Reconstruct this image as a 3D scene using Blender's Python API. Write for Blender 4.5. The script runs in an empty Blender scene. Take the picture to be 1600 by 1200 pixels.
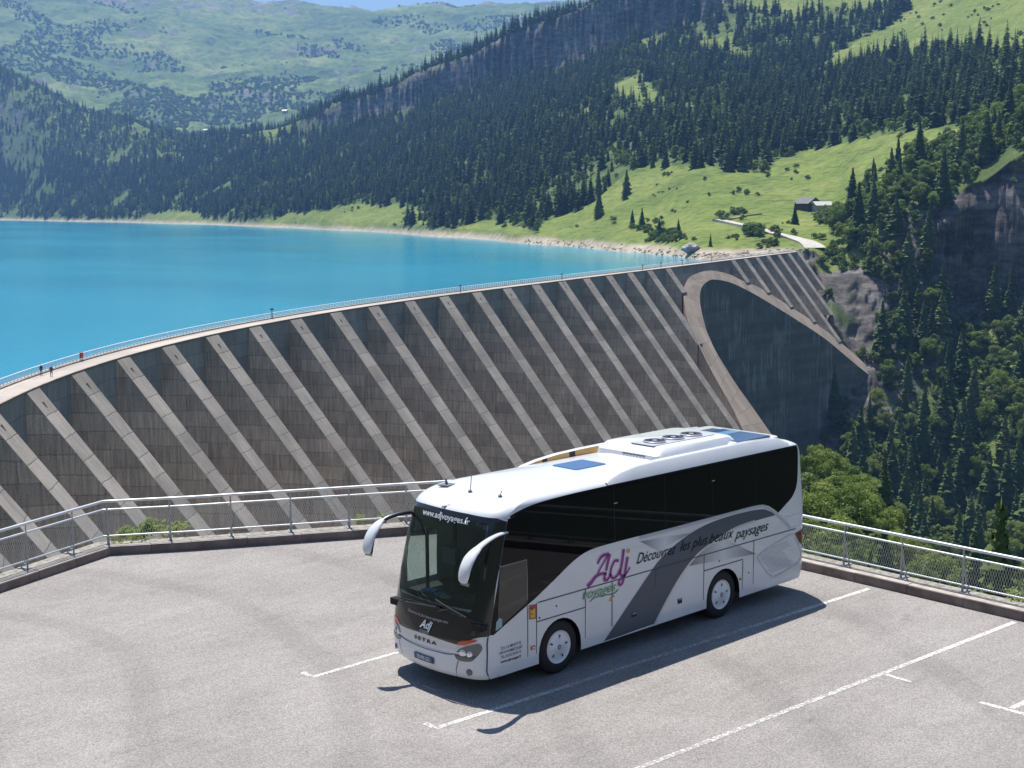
import bpy, bmesh, math, random
import numpy as np
from mathutils import Vector, Matrix

# ------------------------------------------------------------------ camera, world, sun, exposure
scene = bpy.context.scene
col = scene.collection
R_ = np.array([-0.722631, 0.691202, -0.006619]); U_ = np.array([-0.094061, -0.088842, 0.991594]); F_ = np.array([-0.684804, -0.71718, -0.129215])
CAM = np.array([17.5136, 18.3497, 8.6244]); FPX = 2132.97
cd = bpy.data.cameras.new('camera'); cam = bpy.data.objects.new('camera', cd); col.objects.link(cam)
cd.sensor_width = 36; cd.lens = FPX / 1600 * 36; cd.clip_start = 0.5; cd.clip_end = 30000
cam.matrix_world = Matrix(((R_[0], U_[0], -F_[0], CAM[0]), (R_[1], U_[1], -F_[1], CAM[1]), (R_[2], U_[2], -F_[2], CAM[2]), (0, 0, 0, 1)))
scene.camera = cam
SUNV = Vector((0.155, 0.35, -1)).normalized()          # direction the light travels
sl = bpy.data.lights.new('sun', 'SUN'); sun = bpy.data.objects.new('sun', sl); col.objects.link(sun)
sl.energy = 4.6; sl.angle = math.radians(0.5); sl.color = (1.0, 0.96, 0.9)
sun.rotation_euler = SUNV.to_track_quat('-Z', 'Y').to_euler()
w = bpy.data.worlds.new('World'); scene.world = w; w.use_nodes = True
wn = w.node_tree.nodes; bg = wn['Background']
sky = wn.new('ShaderNodeTexSky'); sky.sky_type = 'NISHITA'; sky.sun_disc = False
sky.sun_elevation = math.asin(-SUNV.z); sky.sun_rotation = math.atan2(-SUNV.x, -SUNV.y)
sky.altitude = 1500; sky.air_density = 1.0; sky.dust_density = 0.6; sky.ozone_density = 1.2
w.node_tree.links.new(sky.outputs[0], bg.inputs[0]); bg.inputs[1].default_value = 0.095
scene.view_settings.view_transform = 'Standard'; scene.view_settings.look = 'None'
scene.view_settings.exposure = 0.62; scene.view_settings.gamma = 1
scene.render.engine = 'CYCLES'
scene.cycles.volume_bounces = 0

rng = np.random.default_rng(7); random.seed(7)

# ------------------------------------------------------------------ helpers
def tag(o, label=None, cat=None, group=None, kind=None):
    if label: o['label'] = label
    if cat: o['category'] = cat
    if group: o['group'] = group
    if kind: o['kind'] = kind
    return o
def empty(name, loc=(0, 0, 0), rz=0):
    o = bpy.data.objects.new(name, None); col.objects.link(o); o.location = loc; o.rotation_euler = (0, 0, rz); o.empty_display_size = .1
    return o
def link_mesh(name, me, mat=None, parent=None, smooth=None):
    o = bpy.data.objects.new(name, me); col.objects.link(o)
    if mat is not None:
        for m in (mat if isinstance(mat, (list, tuple)) else [mat]): me.materials.append(m)
    if smooth is not None:
        me.shade_smooth()
        me.set_sharp_from_angle(angle=math.radians(smooth))
    if parent: o.parent = parent
    return o
def build(name, bm, mat=None, parent=None, smooth=None):
    me = bpy.data.meshes.new(name); bm.to_mesh(me); bm.free()
    return link_mesh(name, me, mat, parent, smooth)
def np_mesh(name, V, F):
    me = bpy.data.meshes.new(name); V = np.asarray(V, np.float32); F = np.asarray(F, np.int32)
    me.vertices.add(len(V)); me.vertices.foreach_set('co', V.ravel())
    k = F.shape[1]; me.loops.add(F.size); me.loops.foreach_set('vertex_index', F.ravel())
    me.polygons.add(len(F)); me.polygons.foreach_set('loop_start', np.arange(0, F.size, k, dtype=np.int32)); me.polygons.foreach_set('loop_total', np.full(len(F), k, np.int32))
    me.update(calc_edges=True); me.validate()
    return me
def box(bm, c, s, mi=0, rz=0, M=None):
    r = bmesh.ops.create_cube(bm, size=1.0); vs = r['verts']
    bmesh.ops.scale(bm, vec=s, verts=vs)
    if rz: bmesh.ops.rotate(bm, cent=(0, 0, 0), matrix=Matrix.Rotation(rz, 3, 'Z'), verts=vs)
    bmesh.ops.translate(bm, vec=c, verts=vs)
    if M is not None: bmesh.ops.transform(bm, matrix=M, verts=vs)
    fs = set(f for v in vs for f in v.link_faces)
    for f in fs: f.material_index = mi
    return vs
from mathutils.geometry import tessellate_polygon
def fill(bm, pts2, mp):
    """triangulated flat polygon, mapped by mp(u, v)"""
    tr = tessellate_polygon([[Vector((a, b_, 0)) for a, b_ in pts2]]); vs = [bm.verts.new(mp(a, b_)) for a, b_ in pts2]
    for t in tr:
        try: bm.faces.new([vs[i] for i in t])
        except ValueError: pass
def bar(bm, a, b, r, n=8, r2=None, mi=0, flat=1.0):
    a = Vector(a); b = Vector(b); d = b - a; L = d.length
    if L < 1e-6: return []
    res = bmesh.ops.create_cone(bm, cap_ends=True, segments=n, radius1=r, radius2=(r if r2 is None else r2), depth=L)
    M = Matrix.Translation((a + b) / 2) @ d.to_track_quat('Z', 'Y').to_matrix().to_4x4() @ Matrix.Diagonal((1, flat, 1, 1))
    bmesh.ops.transform(bm, matrix=M, verts=res['verts'])
    for v in res['verts']:
        for f in v.link_faces: f.material_index = mi
    return res['verts']
def tube(bm, pts, r, n=8):
    """continuous swept tube through pts; r number or list"""
    pts = [Vector(p) for p in pts]; rs = r if isinstance(r, (list, tuple)) else [r] * len(pts)
    rings = []
    for i, p in enumerate(pts):
        d = (pts[min(i + 1, len(pts) - 1)] - pts[max(i - 1, 0)]).normalized()
        a = d.cross(Vector((0, 0, 1)))
        if a.length < 1e-3: a = Vector((1, 0, 0))
        a.normalize(); b = a.cross(d)
        rings.append([bm.verts.new(p + (a * math.cos(2 * math.pi * k / n) + b * math.sin(2 * math.pi * k / n)) * rs[i]) for k in range(n)])
    for i in range(len(rings) - 1):
        for k in range(n): bm.faces.new((rings[i][k], rings[i][(k + 1) % n], rings[i + 1][(k + 1) % n], rings[i + 1][k]))
    bm.faces.new(rings[0][::-1]); bm.faces.new(rings[-1])
def lathe(bm, prof, n=40, M=None, mi=0):
    """prof: list of (r, h), axis Y"""
    rings = []
    for r, h in prof:
        ring = []
        for k in range(n):
            a = 2 * math.pi * k / n; v = Vector((r * math.cos(a), h, r * math.sin(a)))
            ring.append(bm.verts.new(M @ v if M else v))
        rings.append(ring)
    for i in range(len(rings) - 1):
        for k in range(n):
            f = bm.faces.new((rings[i][k], rings[i][(k + 1) % n], rings[i + 1][(k + 1) % n], rings[i + 1][k])); f.material_index = mi
    return rings
def azd(uc):      # world azimuth of an image column (taken at mid height)
    d = F_ + R_ * (uc - 800) / FPX - U_ * (420 - 600) / FPX
    return math.atan2(d[1], d[0])
def zfor(az, D, v):   # height seen at image row v, at azimuth az, distance D
    h = np.array([math.cos(az), math.sin(az), 0]) * D
    q = v - 600
    return CAM[2] - (q * (h @ F_) + FPX * (h @ U_)) / (q * F_[2] + FPX * U_[2])
def project(P):
    d = np.asarray(P, float) - CAM; wz = d @ F_; wz = np.where(np.abs(wz) < 1e-6, 1e-6, wz)
    return 800 + FPX * (d @ R_) / wz, 600 - FPX * (d @ U_) / wz, wz

# value-noise fbm
def _h(ix, iy, seed):
    n = (ix.astype(np.int64) * 374761393 + iy.astype(np.int64) * 668265263 + seed * 974634777) & 0xFFFFFFFF
    n = ((n ^ (n >> 13)) * 1274126177) & 0xFFFFFFFF
    return ((n ^ (n >> 16)) & 0xFFFF) / 65535.0
def vnoise(x, y, seed=0):
    ix = np.floor(x); iy = np.floor(y); fx = x - ix; fy = y - iy; fx = fx * fx * (3 - 2 * fx); fy = fy * fy * (3 - 2 * fy)
    a = _h(ix, iy, seed); b = _h(ix + 1, iy, seed); c = _h(ix, iy + 1, seed); d = _h(ix + 1, iy + 1, seed)
    return (a * (1 - fx) + b * fx) * (1 - fy) + (c * (1 - fx) + d * fx) * fy
def fbm(x, y, oct=4, seed=0, ridged=False):
    s = 0; a = 1; t = 0
    for o in range(oct):
        n = vnoise(x * 2 ** o + 13.7 * o, y * 2 ** o - 7.1 * o, seed + o)
        if ridged: n = 1 - abs(2 * n - 1)
        s = s + a * n; t += a; a *= .5
    return s / t

# ------------------------------------------------------------------ materials
MATS = {}
def mat(name, color=(.5, .5, .5), rough=.6, metal=0, spec=.5, coat=0, noise=None, bump=None, trans=None):
    """noise=(scale, amount) brightness variation; bump=(scale,strength)"""
    if name in MATS: return MATS[name]
    m = bpy.data.materials.new(name); m.use_nodes = True; nt = m.node_tree; b = nt.nodes['Principled BSDF']
    b.inputs['Base Color'].default_value = (*color, 1); b.inputs['Roughness'].default_value = rough; b.inputs['Metallic'].default_value = metal
    b.inputs['Specular IOR Level'].default_value = spec
    if coat: b.inputs['Coat Weight'].default_value = coat; b.inputs['Coat Roughness'].default_value = .04
    tc = nt.nodes.new('ShaderNodeTexCoord')
    if noise:
        n = nt.nodes.new('ShaderNodeTexNoise'); n.inputs['Scale'].default_value = noise[0]; n.inputs['Detail'].default_value = 6
        nt.links.new(tc.outputs['Object'], n.inputs['Vector'])
        r = nt.nodes.new('ShaderNodeMapRange'); r.inputs[1].default_value = .3; r.inputs[2].default_value = .7
        r.inputs[3].default_value = 1 - noise[1]; r.inputs[4].default_value = 1 + noise[1]
        nt.links.new(n.outputs[0], r.inputs[0])
        mx = nt.nodes.new('ShaderNodeVectorMath'); mx.operation = 'SCALE'; mx.inputs[0].default_value = color
        nt.links.new(r.outputs[0], mx.inputs['Scale']); nt.links.new(mx.outputs[0], b.inputs['Base Color'])
    if bump:
        n = nt.nodes.new('ShaderNodeTexNoise'); n.inputs['Scale'].default_value = bump[0]; n.inputs['Detail'].default_value = 5
        nt.links.new(tc.outputs['Object'], n.inputs['Vector'])
        bp = nt.nodes.new('ShaderNodeBump'); bp.inputs['Strength'].default_value = bump[1]; nt.links.new(n.outputs[0], bp.inputs['Height'])
        nt.links.new(bp.outputs[0], b.inputs['Normal'])
    MATS[name] = m
    return m
def N(nt, t, **kw):
    n = nt.nodes.new(t)
    for k, v in kw.items(): setattr(n, k, v)
    return n
def ramp(nt, src, stops):
    r = nt.nodes.new('ShaderNodeValToRGB'); e = r.color_ramp.elements
    while len(e) < len(stops): e.new(.5)
    for i, (p, c) in enumerate(stops): e[i].position = p; e[i].color = (*c, 1) if len(c) == 3 else c
    nt.links.new(src, r.inputs[0]); return r
def mixc(nt, fac, a, b, mode='MIX'):
    m = nt.nodes.new('ShaderNodeMix'); m.data_type = 'RGBA'; m.blend_type = mode
    for i, s in ((0, fac), (6, a), (7, b)):
        if hasattr(s, 'links'): nt.links.new(s, m.inputs[i])
        elif i == 0: m.inputs[0].default_value = s
        else: m.inputs[i].default_value = (*s, 1)
    return m.outputs[2]
def noise_n(nt, vec, scale, detail=5, rough=.55, dim='3D'):
    n = nt.nodes.new('ShaderNodeTexNoise'); n.inputs['Scale'].default_value = scale; n.inputs['Detail'].default_value = detail; n.inputs['Roughness'].default_value = rough
    if vec is not None: nt.links.new(vec, n.inputs['Vector'])
    return n.outputs[0]
def mapping(nt, vec, scale):
    m = nt.nodes.new('ShaderNodeMapping'); m.inputs['Scale'].default_value = scale; nt.links.new(vec, m.inputs['Vector']); return m.outputs[0]

def concrete(name, base, dark, lift=(3.0, 9.0), streak=.5, joint=.5, white=0.0, tint=None):
    """board-marked concrete on UVs in metres: u along, v up"""
    m = bpy.data.materials.new(name); m.use_nodes = True; nt = m.node_tree; b = nt.nodes['Principled BSDF']
    b.inputs['Roughness'].default_value = .9; b.inputs['Specular IOR Level'].default_value = .2
    uv = N(nt, 'ShaderNodeUVMap').outputs[0]
    blot = noise_n(nt, uv, .11, 6, .6)
    c = ramp(nt, blot, [(.3, dark), (.68, base)]).outputs[0]
    st = noise_n(nt, mapping(nt, uv, (1.9, .13, 1)), 1.0, 7, .72)
    sr = ramp(nt, st, [(.35, (1 - streak,) * 3), (.6, (1, 1, 1))])
    c = mixc(nt, 1.0, c, sr.outputs[0], 'MULTIPLY')
    fine = noise_n(nt, uv, 3.5, 4, .6)
    fr = ramp(nt, fine, [(.3, (.84, .84, .84)), (.7, (1.1, 1.1, 1.1))])
    c = mixc(nt, 1.0, c, fr.outputs[0], 'MULTIPLY')
    # pour lifts: each lift a little different, dark joint lines
    br = N(nt, 'ShaderNodeTexBrick'); br.offset = .37; br.squash = 1
    wob = N(nt, 'ShaderNodeVectorMath', operation='ADD'); nn = N(nt, 'ShaderNodeTexNoise'); nn.inputs['Scale'].default_value = .35; nt.links.new(uv, nn.inputs['Vector'])
    sc = N(nt, 'ShaderNodeVectorMath', operation='SCALE'); sc.inputs['Scale'].default_value = .5; nt.links.new(nn.outputs['Color'], sc.inputs[0])
    nt.links.new(uv, wob.inputs[0]); nt.links.new(sc.outputs[0], wob.inputs[1]); nt.links.new(wob.outputs[0], br.inputs['Vector'])
    br.inputs['Scale'].default_value = 1; br.inputs['Brick Width'].default_value = lift[1]; br.inputs['Row Height'].default_value = lift[0]
    br.inputs['Mortar Size'].default_value = .09; br.inputs['Mortar Smooth'].default_value = .4
    br.inputs['Color1'].default_value = (.82, .81, .8, 1); br.inputs['Color2'].default_value = (1.12, 1.1, 1.07, 1); br.inputs['Mortar'].default_value = (1 - joint, 1 - joint, 1 - joint, 1)
    c = mixc(nt, 1.0, c, br.outputs[0], 'MULTIPLY')
    if white:
        ws = noise_n(nt, mapping(nt, uv, (.5, .035, 1)), 1.0, 5, .7); w2 = noise_n(nt, uv, .05, 3)
        mm = N(nt, 'ShaderNodeMath', operation='MULTIPLY'); nt.links.new(ws, mm.inputs[0]); nt.links.new(w2, mm.inputs[1])
        wr = ramp(nt, mm.outputs[0], [(.27, (0, 0, 0)), (.36, (white,) * 3)])
        c = mixc(nt, wr.outputs[0], c, (.42, .44, .46))
    nt.links.new(c, b.inputs['Base Color'])
    bp = N(nt, 'ShaderNodeBump'); bp.inputs['Strength'].default_value = .35; bp.inputs['Distance'].default_value = .15
    nt.links.new(br.outputs['Fac'], bp.inputs['Height']); bp.invert = True; nt.links.new(bp.outputs[0], b.inputs['Normal'])
    return m

# ------------------------------------------------------------------ terrain: a lofted height field
# each station: distance and either image row seen there (v) or height ('z',value)
Zt = lambda D, z: (D, 'z', z)
COLS = {
 -500: [Zt(14,-3),Zt(46,-14),Zt(70,-22),Zt(90,-28),Zt(105,-30),Zt(120,-30),Zt(180,-45),Zt(5200,-23.5),Zt(5260,-15),(5400,318),(5600,285),(5800,235),(6000,170),(6100,140),(6500,150)],
 -150: [Zt(14,-3),Zt(48,-30),Zt(75,-48),Zt(105,-60),Zt(135,-60),Zt(160,-55),Zt(230,-55),Zt(5000,-23.5),Zt(5050,-15),(5200,318),(5400,275),(5600,215),(5800,145),(5950,115),(6300,120)],
 0:    [Zt(14,-3),Zt(50,-35),Zt(90,-60),Zt(130,-75),Zt(170,-80),Zt(195,-75),Zt(290,-60),Zt(4350,-23.5),Zt(4400,-14),(4550,322),(4750,275),(4950,210),(5150,135),(5300,105),(5700,112)],
 150:  [Zt(14,-3),Zt(50,-35),Zt(90,-65),Zt(140,-85),Zt(190,-88),Zt(225,-80),Zt(310,-60),Zt(3500,-23.5),Zt(3550,-12),(3700,322),(3950,285),(4200,245),(4500,195),(4650,178),(5000,190)],
 300:  [Zt(14,-3),Zt(50,-35),Zt(90,-65),Zt(140,-90),Zt(210,-95),Zt(260,-85),Zt(350,-60),Zt(2800,-23.5),Zt(2860,-10),(3000,322),(3250,288),(3500,258),(3750,232),(3850,222),(4200,228)],
 430:  [Zt(14,-3),Zt(50,-35),Zt(90,-68),Zt(140,-92),Zt(230,-98),Zt(290,-90),Zt(400,-60),Zt(2250,-23.5),Zt(2300,-11),(2420,325),(2700,288),(3000,252),(3250,222),(3350,205),(3700,222)],
 550:  [Zt(14,-3),Zt(50,-35),Zt(90,-70),Zt(150,-95),Zt(250,-105),Zt(330,-100),Zt(430,-60),Zt(1850,-23.5),Zt(1890,-12),(1980,332),(2300,278),(2650,228),(2950,186),(2975,152),(3300,190)],
 700:  [Zt(14,-3),Zt(50,-35),Zt(90,-70),Zt(170,-105),Zt(300,-115),Zt(410,-110),Zt(500,-60),Zt(1420,-23.5),Zt(1460,-14),(1550,345),(1850,270),(2250,205),(2640,150),(2672,92),(3000,130)],
 850:  [Zt(14,-3),Zt(46,-35),Zt(90,-70),Zt(190,-112),Zt(350,-125),Zt(470,-118),Zt(570,-60),Zt(1115,-23.5),Zt(1150,-15),(1230,352),(1550,262),(2000,172),(2500,112),(2532,30),(2900,70)],
 1000: [Zt(14,-3),Zt(44,-35),Zt(90,-70),Zt(210,-118),Zt(400,-130),Zt(530,-128),Zt(660,-60),Zt(910,-23.5),Zt(940,-17),(1040,348),(1300,262),(1700,158),(2310,66),(2344,-30),(2700,0)],
 1100: [Zt(14,-3),Zt(42,-33),Zt(90,-66),Zt(220,-112),Zt(420,-135),Zt(570,-130),Zt(715,-60),Zt(800,-23.5),Zt(835,-16),(950,340),(1170,258),(1550,160),(2260,42),(2292,-50),(2700,-60)],
 1200: [Zt(14,-3),Zt(40,-26),Zt(100,-50),Zt(250,-75),Zt(430,-138),Zt(610,-130),Zt(760,-40),Zt(800,-20),(840,372),(950,328),(1150,265),(1450,180),(2100,60),(2500,-30),(3000,-60)],
 1268: [Zt(14,-3),Zt(38,-14),Zt(110,-36),Zt(330,-58),Zt(440,-135),Zt(640,-132),Zt(770,-60),(800,396),(850,368),(950,323),(1130,262),(1400,198),(1900,95),(2500,-40),(3000,-80)],
 1300: [Zt(14,-3),Zt(38,-12),Zt(110,-36),Zt(320,-58),Zt(440,-135),Zt(675,-135),(752,492),(800,415),(850,358),(950,316),(1130,250),(1400,180),(1900,80),(2500,-60),(3000,-90)],
 1345: [Zt(14,-3),Zt(37,-11),Zt(115,-36),Zt(310,-60),Zt(440,-135),(690,705),(745,560),(790,430),(835,350),(930,290),(1100,232),(1400,160),(1900,70),(2500,-70),(3000,-90)],
 1390: [Zt(14,-3),Zt(37,-10),Zt(120,-38),Zt(300,-64),Zt(440,-135),(680,740),(735,590),(780,450),(825,340),(900,272),(1080,215),(1400,150),(1900,60),(2500,-80),(3000,-90)],
 1450: [Zt(14,-3),Zt(37,-10),Zt(120,-38),Zt(260,-66),Zt(430,-150),(650,850),(740,620),(790,480),(814,335),(880,262),(1050,205),(1350,135),(1900,40),(2500,-90),(3000,-90)],
 1520: [Zt(14,-3),Zt(37,-10),Zt(120,-37),Zt(240,-61),Zt(430,-155),(640,880),(740,650),(820,470),(838,290),(890,232),(1050,185),(1350,110),(1900,10),(2500,-90),(3000,-90)],
 1600: [Zt(14,-3),Zt(37,-10),Zt(120,-36),Zt(225,-58),Zt(430,-160),(620,900),(720,650),(815,470),(836,240),(890,188),(1050,150),(1350,75),(1900,-20),(2500,-110),(3000,-90)],
 1750: [Zt(14,-3),Zt(37,-10),Zt(120,-34),Zt(225,-54),Zt(430,-160),(600,950),(720,650),(815,450),(845,200),(890,130),(1050,90),(1350,30),(1900,-60),(2500,-150),(3000,-90)],
 2300: [Zt(14,-3),Zt(37,-9),Zt(120,-30),Zt(225,-50),Zt(430,-150),(600,950),(720,600),(815,400),(845,150),(890,60),(1050,0),(1350,-60),(1900,-150),(2500,-250),(3000,-200)],
}
_us = sorted(COLS); _az = np.array([azd(u) for u in _us])
_D = []; _Z = []
for u in _us:
    a = azd(u); dd = []; zz = []
    for s in COLS[u]:
        dd.append(s[0]); zz.append(s[2] if len(s) == 3 else zfor(a, s[0], s[1]))
    _D.append(dd); _Z.append(zz)
_D = np.array(_D, float); _Z = np.array(_Z, float)
_o = np.argsort(_az); _azs = _az[_o]; _Ds = _D[_o]; _Zs = _Z[_o]
def smoothstep(a, b, x):
    t = np.clip((x - a) / (b - a), 0, 1); return t * t * (3 - 2 * t)
def terrain(x, y, detail=True):
    x = np.asarray(x, float); y = np.asarray(y, float)
    dx = x - CAM[0]; dy = y - CAM[1]; D = np.hypot(dx, dy); az = np.arctan2(dy, dx)
    az = np.clip(np.where(az > 0, az - 2 * np.pi, az), _azs[0], _azs[-1])
    i = np.clip(np.searchsorted(_azs, az) - 1, 0, len(_azs) - 2); t = (az - _azs[i]) / (_azs[i + 1] - _azs[i]); t = t * t * (3 - 2 * t) * .5 + t * .5
    Dk = _Ds[i] * (1 - t[..., None]) + _Ds[i + 1] * t[..., None]; Zk = _Zs[i] * (1 - t[..., None]) + _Zs[i + 1] * t[..., None]
    n = Dk.shape[-1]; j = np.clip((D[..., None] > Dk).sum(-1) - 1, 0, n - 2)
    g = lambda A, k: np.take_along_axis(A, np.clip(k, 0, n - 1)[..., None], -1)[..., 0]
    d0, d1, z0, z1 = g(Dk, j), g(Dk, j + 1), g(Zk, j), g(Zk, j + 1)
    sl = (z1 - z0) / (d1 - d0)
    dm, zm = g(Dk, j - 1), g(Zk, j - 1); dp, zp = g(Dk, j + 2), g(Zk, j + 2)
    sa = np.where(j > 0, (z0 - zm) / np.maximum(d0 - dm, 1e-3), sl); sb = np.where(j < n - 2, (zp - z1) / np.maximum(dp - d1, 1e-3), sl)
    mm = lambda p, q: np.where(p * q > 0, 2 * p * q / (p + q + 1e-12), 0)      # monotone tangents
    m0 = mm(sa, sl); m1 = mm(sl, sb)
    s = np.clip((D - d0) / (d1 - d0), 0, 1.0); h = d1 - d0
    z = (2 * s**3 - 3 * s**2 + 1) * z0 + (s**3 - 2 * s**2 + s) * h * m0 + (-2 * s**3 + 3 * s**2) * z1 + (s**3 - s**2) * h * m1
    if detail:
        k = smoothstep(60, 400, D); st = np.clip(np.abs(sl), 0, 1.6)
        amp = k * (1.2 + 5 * smoothstep(.25, 1.0, st)) * np.clip(D / 900, .5, 2.2)
        lake = smoothstep(0, 14, np.abs(z + 23.3))
        z = z + amp * lake * 2.0 * (fbm(x / 70, y / 70, 5, 3) - .5)
        z = z + smoothstep(900, 1600, D) * lake * 46 * (fbm(x / 420, y / 420, 4, 11) - .5) * smoothstep(20, 120, z + 20)
        z = z + smoothstep(.35, .9, st) * k * 9 * (fbm(x / 48, y / 48, 4, 21, True) - .62)
    return z
def hit(u, v, D0=500, D1=4000):
    d = F_ + R_ * (u - 800) / FPX - U_ * (v - 600) / FPX; d = d / math.hypot(d[0], d[1])
    t = np.arange(D0, D1, 1.0); P = CAM + t[:, None] * d; h = terrain(P[:, 0], P[:, 1]); k = np.argmax(P[:, 2] < h)
    return np.array([P[k, 0], P[k, 1], h[k]])

def inpoly(u, v, poly):
    r = np.zeros(np.shape(u), bool); n = len(poly)
    for i in range(n):
        x1, y1 = poly[i]; x2, y2 = poly[(i + 1) % n]
        c = ((y1 > v) != (y2 > v)) & (u < (x2 - x1) * (v - y1) / ((y2 - y1) or 1e-9) + x1)
        r ^= c
    return r
MEADOW = [(838,372),(842,350),(870,338),(905,330),(935,310),(958,285),(1000,262),(1040,252),(1075,262),(1110,258),(1135,268),(1160,262),(1200,268),(1225,250),(1330,222),(1400,205),(1510,196),(1500,222),(1440,244),(1400,262),(1365,290),(1335,318),(1300,350),(1290,400),(1262,420),(1240,400),(1100,404),(1060,404),(960,388),(860,378)]
SHOREM = [[(215,345),(232,332),(270,328),(300,332),(350,346),(350,352),(250,350)], [(400,352),(450,334),(560,320),(650,322),(665,350),(560,358),(430,358)], [(700,358),(760,345),(820,352),(835,372),(720,366)]]
UPPER = [(1275,112),(1300,85),(1340,62),(1400,38),(1420,12),(1370,10),(1240,22),(1150,10),(1120,-200),(1800,-200),(1800,95),(1600,84),(1500,74),(1440,80),(1385,92),(1320,108),(1290,118)]
CLEAR = [[(1095,62),(1150,55),(1150,82),(1105,92),(1090,80)], [(1000,60),(1040,66),(1020,75),(1000,72)], [(950,135),(1000,120),(1010,150),(960,160)], [(1010,128),(1032,150),(1026,162),(1008,150)], [(900,170),(935,165),(930,185),(905,188)], [(1040,200),(1070,190),(1065,205)], [(300,205),(450,196),(455,206),(320,216)], [(235,240),(290,238),(290,246),(240,248)]]
def zones(x, y, z):
    """meadow mask 0..1 on world ground points"""
    P = np.stack([x, y, z], -1); u, v, wz = project(P)
    ju = (fbm(x / 25, y / 25, 3, 50) - .5) * 26; jv = (fbm(x / 25, y / 25, 3, 60) - .5) * 14
    u2 = u + ju; v2 = v + jv
    m = inpoly(u2, v2, MEADOW) | inpoly(u2, v2, UPPER)
    for p in SHOREM + CLEAR: m |= inpoly(u2, v2, p)
    return m & (wz > 0)

print('terrain')
def terrain_material():
    m = bpy.data.materials.new('hillside'); m.use_nodes = True; nt = m.node_tree; b = nt.nodes['Principled BSDF']
    b.inputs['Roughness'].default_value = .95; b.inputs['Specular IOR Level'].default_value = .15
    geo = N(nt, 'ShaderNodeNewGeometry'); pos = geo.outputs['Position']
    at = N(nt, 'ShaderNodeAttribute', attribute_name='zone'); sp = N(nt, 'ShaderNodeSeparateColor'); nt.links.new(at.outputs['Color'], sp.inputs[0])
    g1 = noise_n(nt, pos, .012, 6, .65); g2 = noise_n(nt, pos, .16, 5, .7)
    grass = ramp(nt, g1, [(.3, (.105, .155, .036)), (.5, (.155, .205, .05)), (.7, (.215, .25, .075))]).outputs[0]
    gf = ramp(nt, g2, [(.3, (.5, .56, .5)), (.5, (1.0, 1.0, .98)), (.72, (1.35, 1.25, 1.15))]).outputs[0]
    g3 = noise_n(nt, mapping(nt, pos, (.03, .03, .5)), 1.0, 6, .7); gf2 = ramp(nt, g3, [(.36, (.62, .68, .6)), (.46, (1, 1, 1)), (.62, (1.05, 1.0, .95)), (.74, (1.3, 1.1, .95))]).outputs[0]; gf = mixc(nt, 1.0, gf, gf2, 'MULTIPLY')
    grass = mixc(nt, 1.0, grass, gf, 'MULTIPLY')
    f1 = noise_n(nt, pos, .05, 5, .7)
    floor = ramp(nt, f1, [(.3, (.04, .065, .022)), (.5, (.09, .13, .038)), (.7, (.15, .19, .06))]).outputs[0]
    r1 = noise_n(nt, mapping(nt, pos, (.05, .05, .16)), 1.0, 8, .72)
    rock = ramp(nt, r1, [(.32, (.035, .034, .036)), (.48, (.12, .108, .102)), (.6, (.24, .215, .2)), (.76, (.42, .39, .36))]).outputs[0]
    s1 = noise_n(nt, pos, .12, 6, .7)
    sand = ramp(nt, s1, [(.3, (.2, .16, .11)), (.5, (.42, .36, .27)), (.75, (.55, .5, .41))]).outputs[0]
    c = mixc(nt, sp.outputs[0], floor, grass); c = mixc(nt, sp.outputs[1], c, rock); c = mixc(nt, sp.outputs[2], c, sand)
    nt.links.new(c, b.inputs['Base Color'])
    bp = N(nt, 'ShaderNodeBump'); bp.inputs['Strength'].default_value = .6; bp.inputs['Distance'].default_value = 1.5
    nt.links.new(r1, bp.inputs['Height']); nt.links.new(bp.outputs[0], b.inputs['Normal'])
    return m
# mesh: fan of profiles, finer where the hill is steep or near
uu = np.concatenate([np.arange(-500, -60, 14), np.arange(-60, 1180, 3.0), np.arange(1180, 1680, 1.6), np.arange(1680, 2300, 14)])
azs = np.array([azd(u) for u in uu]); nA = len(azs)
rr = np.concatenate([np.geomspace(26, 600, 130), np.arange(604, 960, 1.8), np.arange(960, 1500, 4.5), np.geomspace(1500, 6500, 330)])
A, Rr = np.meshgrid(azs, rr, indexing='ij')
X = CAM[0] + Rr * np.cos(A); Y = CAM[1] + Rr * np.sin(A); Zz = terrain(X, Y)
gx = np.gradient(Zz, axis=1) / np.gradient(Rr, axis=1)
steep = np.abs(gx)
# slope-wise crags: push steep ground about sideways
kk = smoothstep(.7, 1.6, steep) * smoothstep(500, 650, Rr)
off = kk * np.clip(Rr / 900, .8, 2.5) * 30 * (fbm(Zz / 26 + A * 20, A * 34, 5, 31, True) - .55)
off += smoothstep(.55, 1.1, steep) * (Rr > 600) * (Rr < 1000) * 7 * (fbm(Zz / 7 + A * 50, A * 120, 5, 33, True) - .55)
X = X + np.cos(A) * off; Y = Y + np.sin(A) * off
V = np.stack([X, Y, Zz], -1).reshape(-1, 3)
ii = np.arange(nA * len(rr)).reshape(nA, len(rr))
Fq = np.stack([ii[:-1, :-1], ii[1:, :-1], ii[1:, 1:], ii[:-1, 1:]], -1).reshape(-1, 4)
me = np_mesh('hillside', V, Fq)
mead = zones(X, Y, Zz).astype(float)
uP, vP, _w = project(np.stack([X, Y, Zz], -1))
lefth = inpoly(uP, vP, [(-200, 60), (0, 80), (250, 170), (330, 215), (250, 260), (120, 250), (0, 215), (-200, 200)])
mead = np.maximum(mead, lefth * .55 * smoothstep(.35, .6, fbm(X / 60, Y / 60, 4, 72)))
rock = smoothstep(.62, 1.05, steep + .5 * (fbm(X / 22, Y / 22, 4, 70) - .5)) * (Rr > 500)
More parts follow.
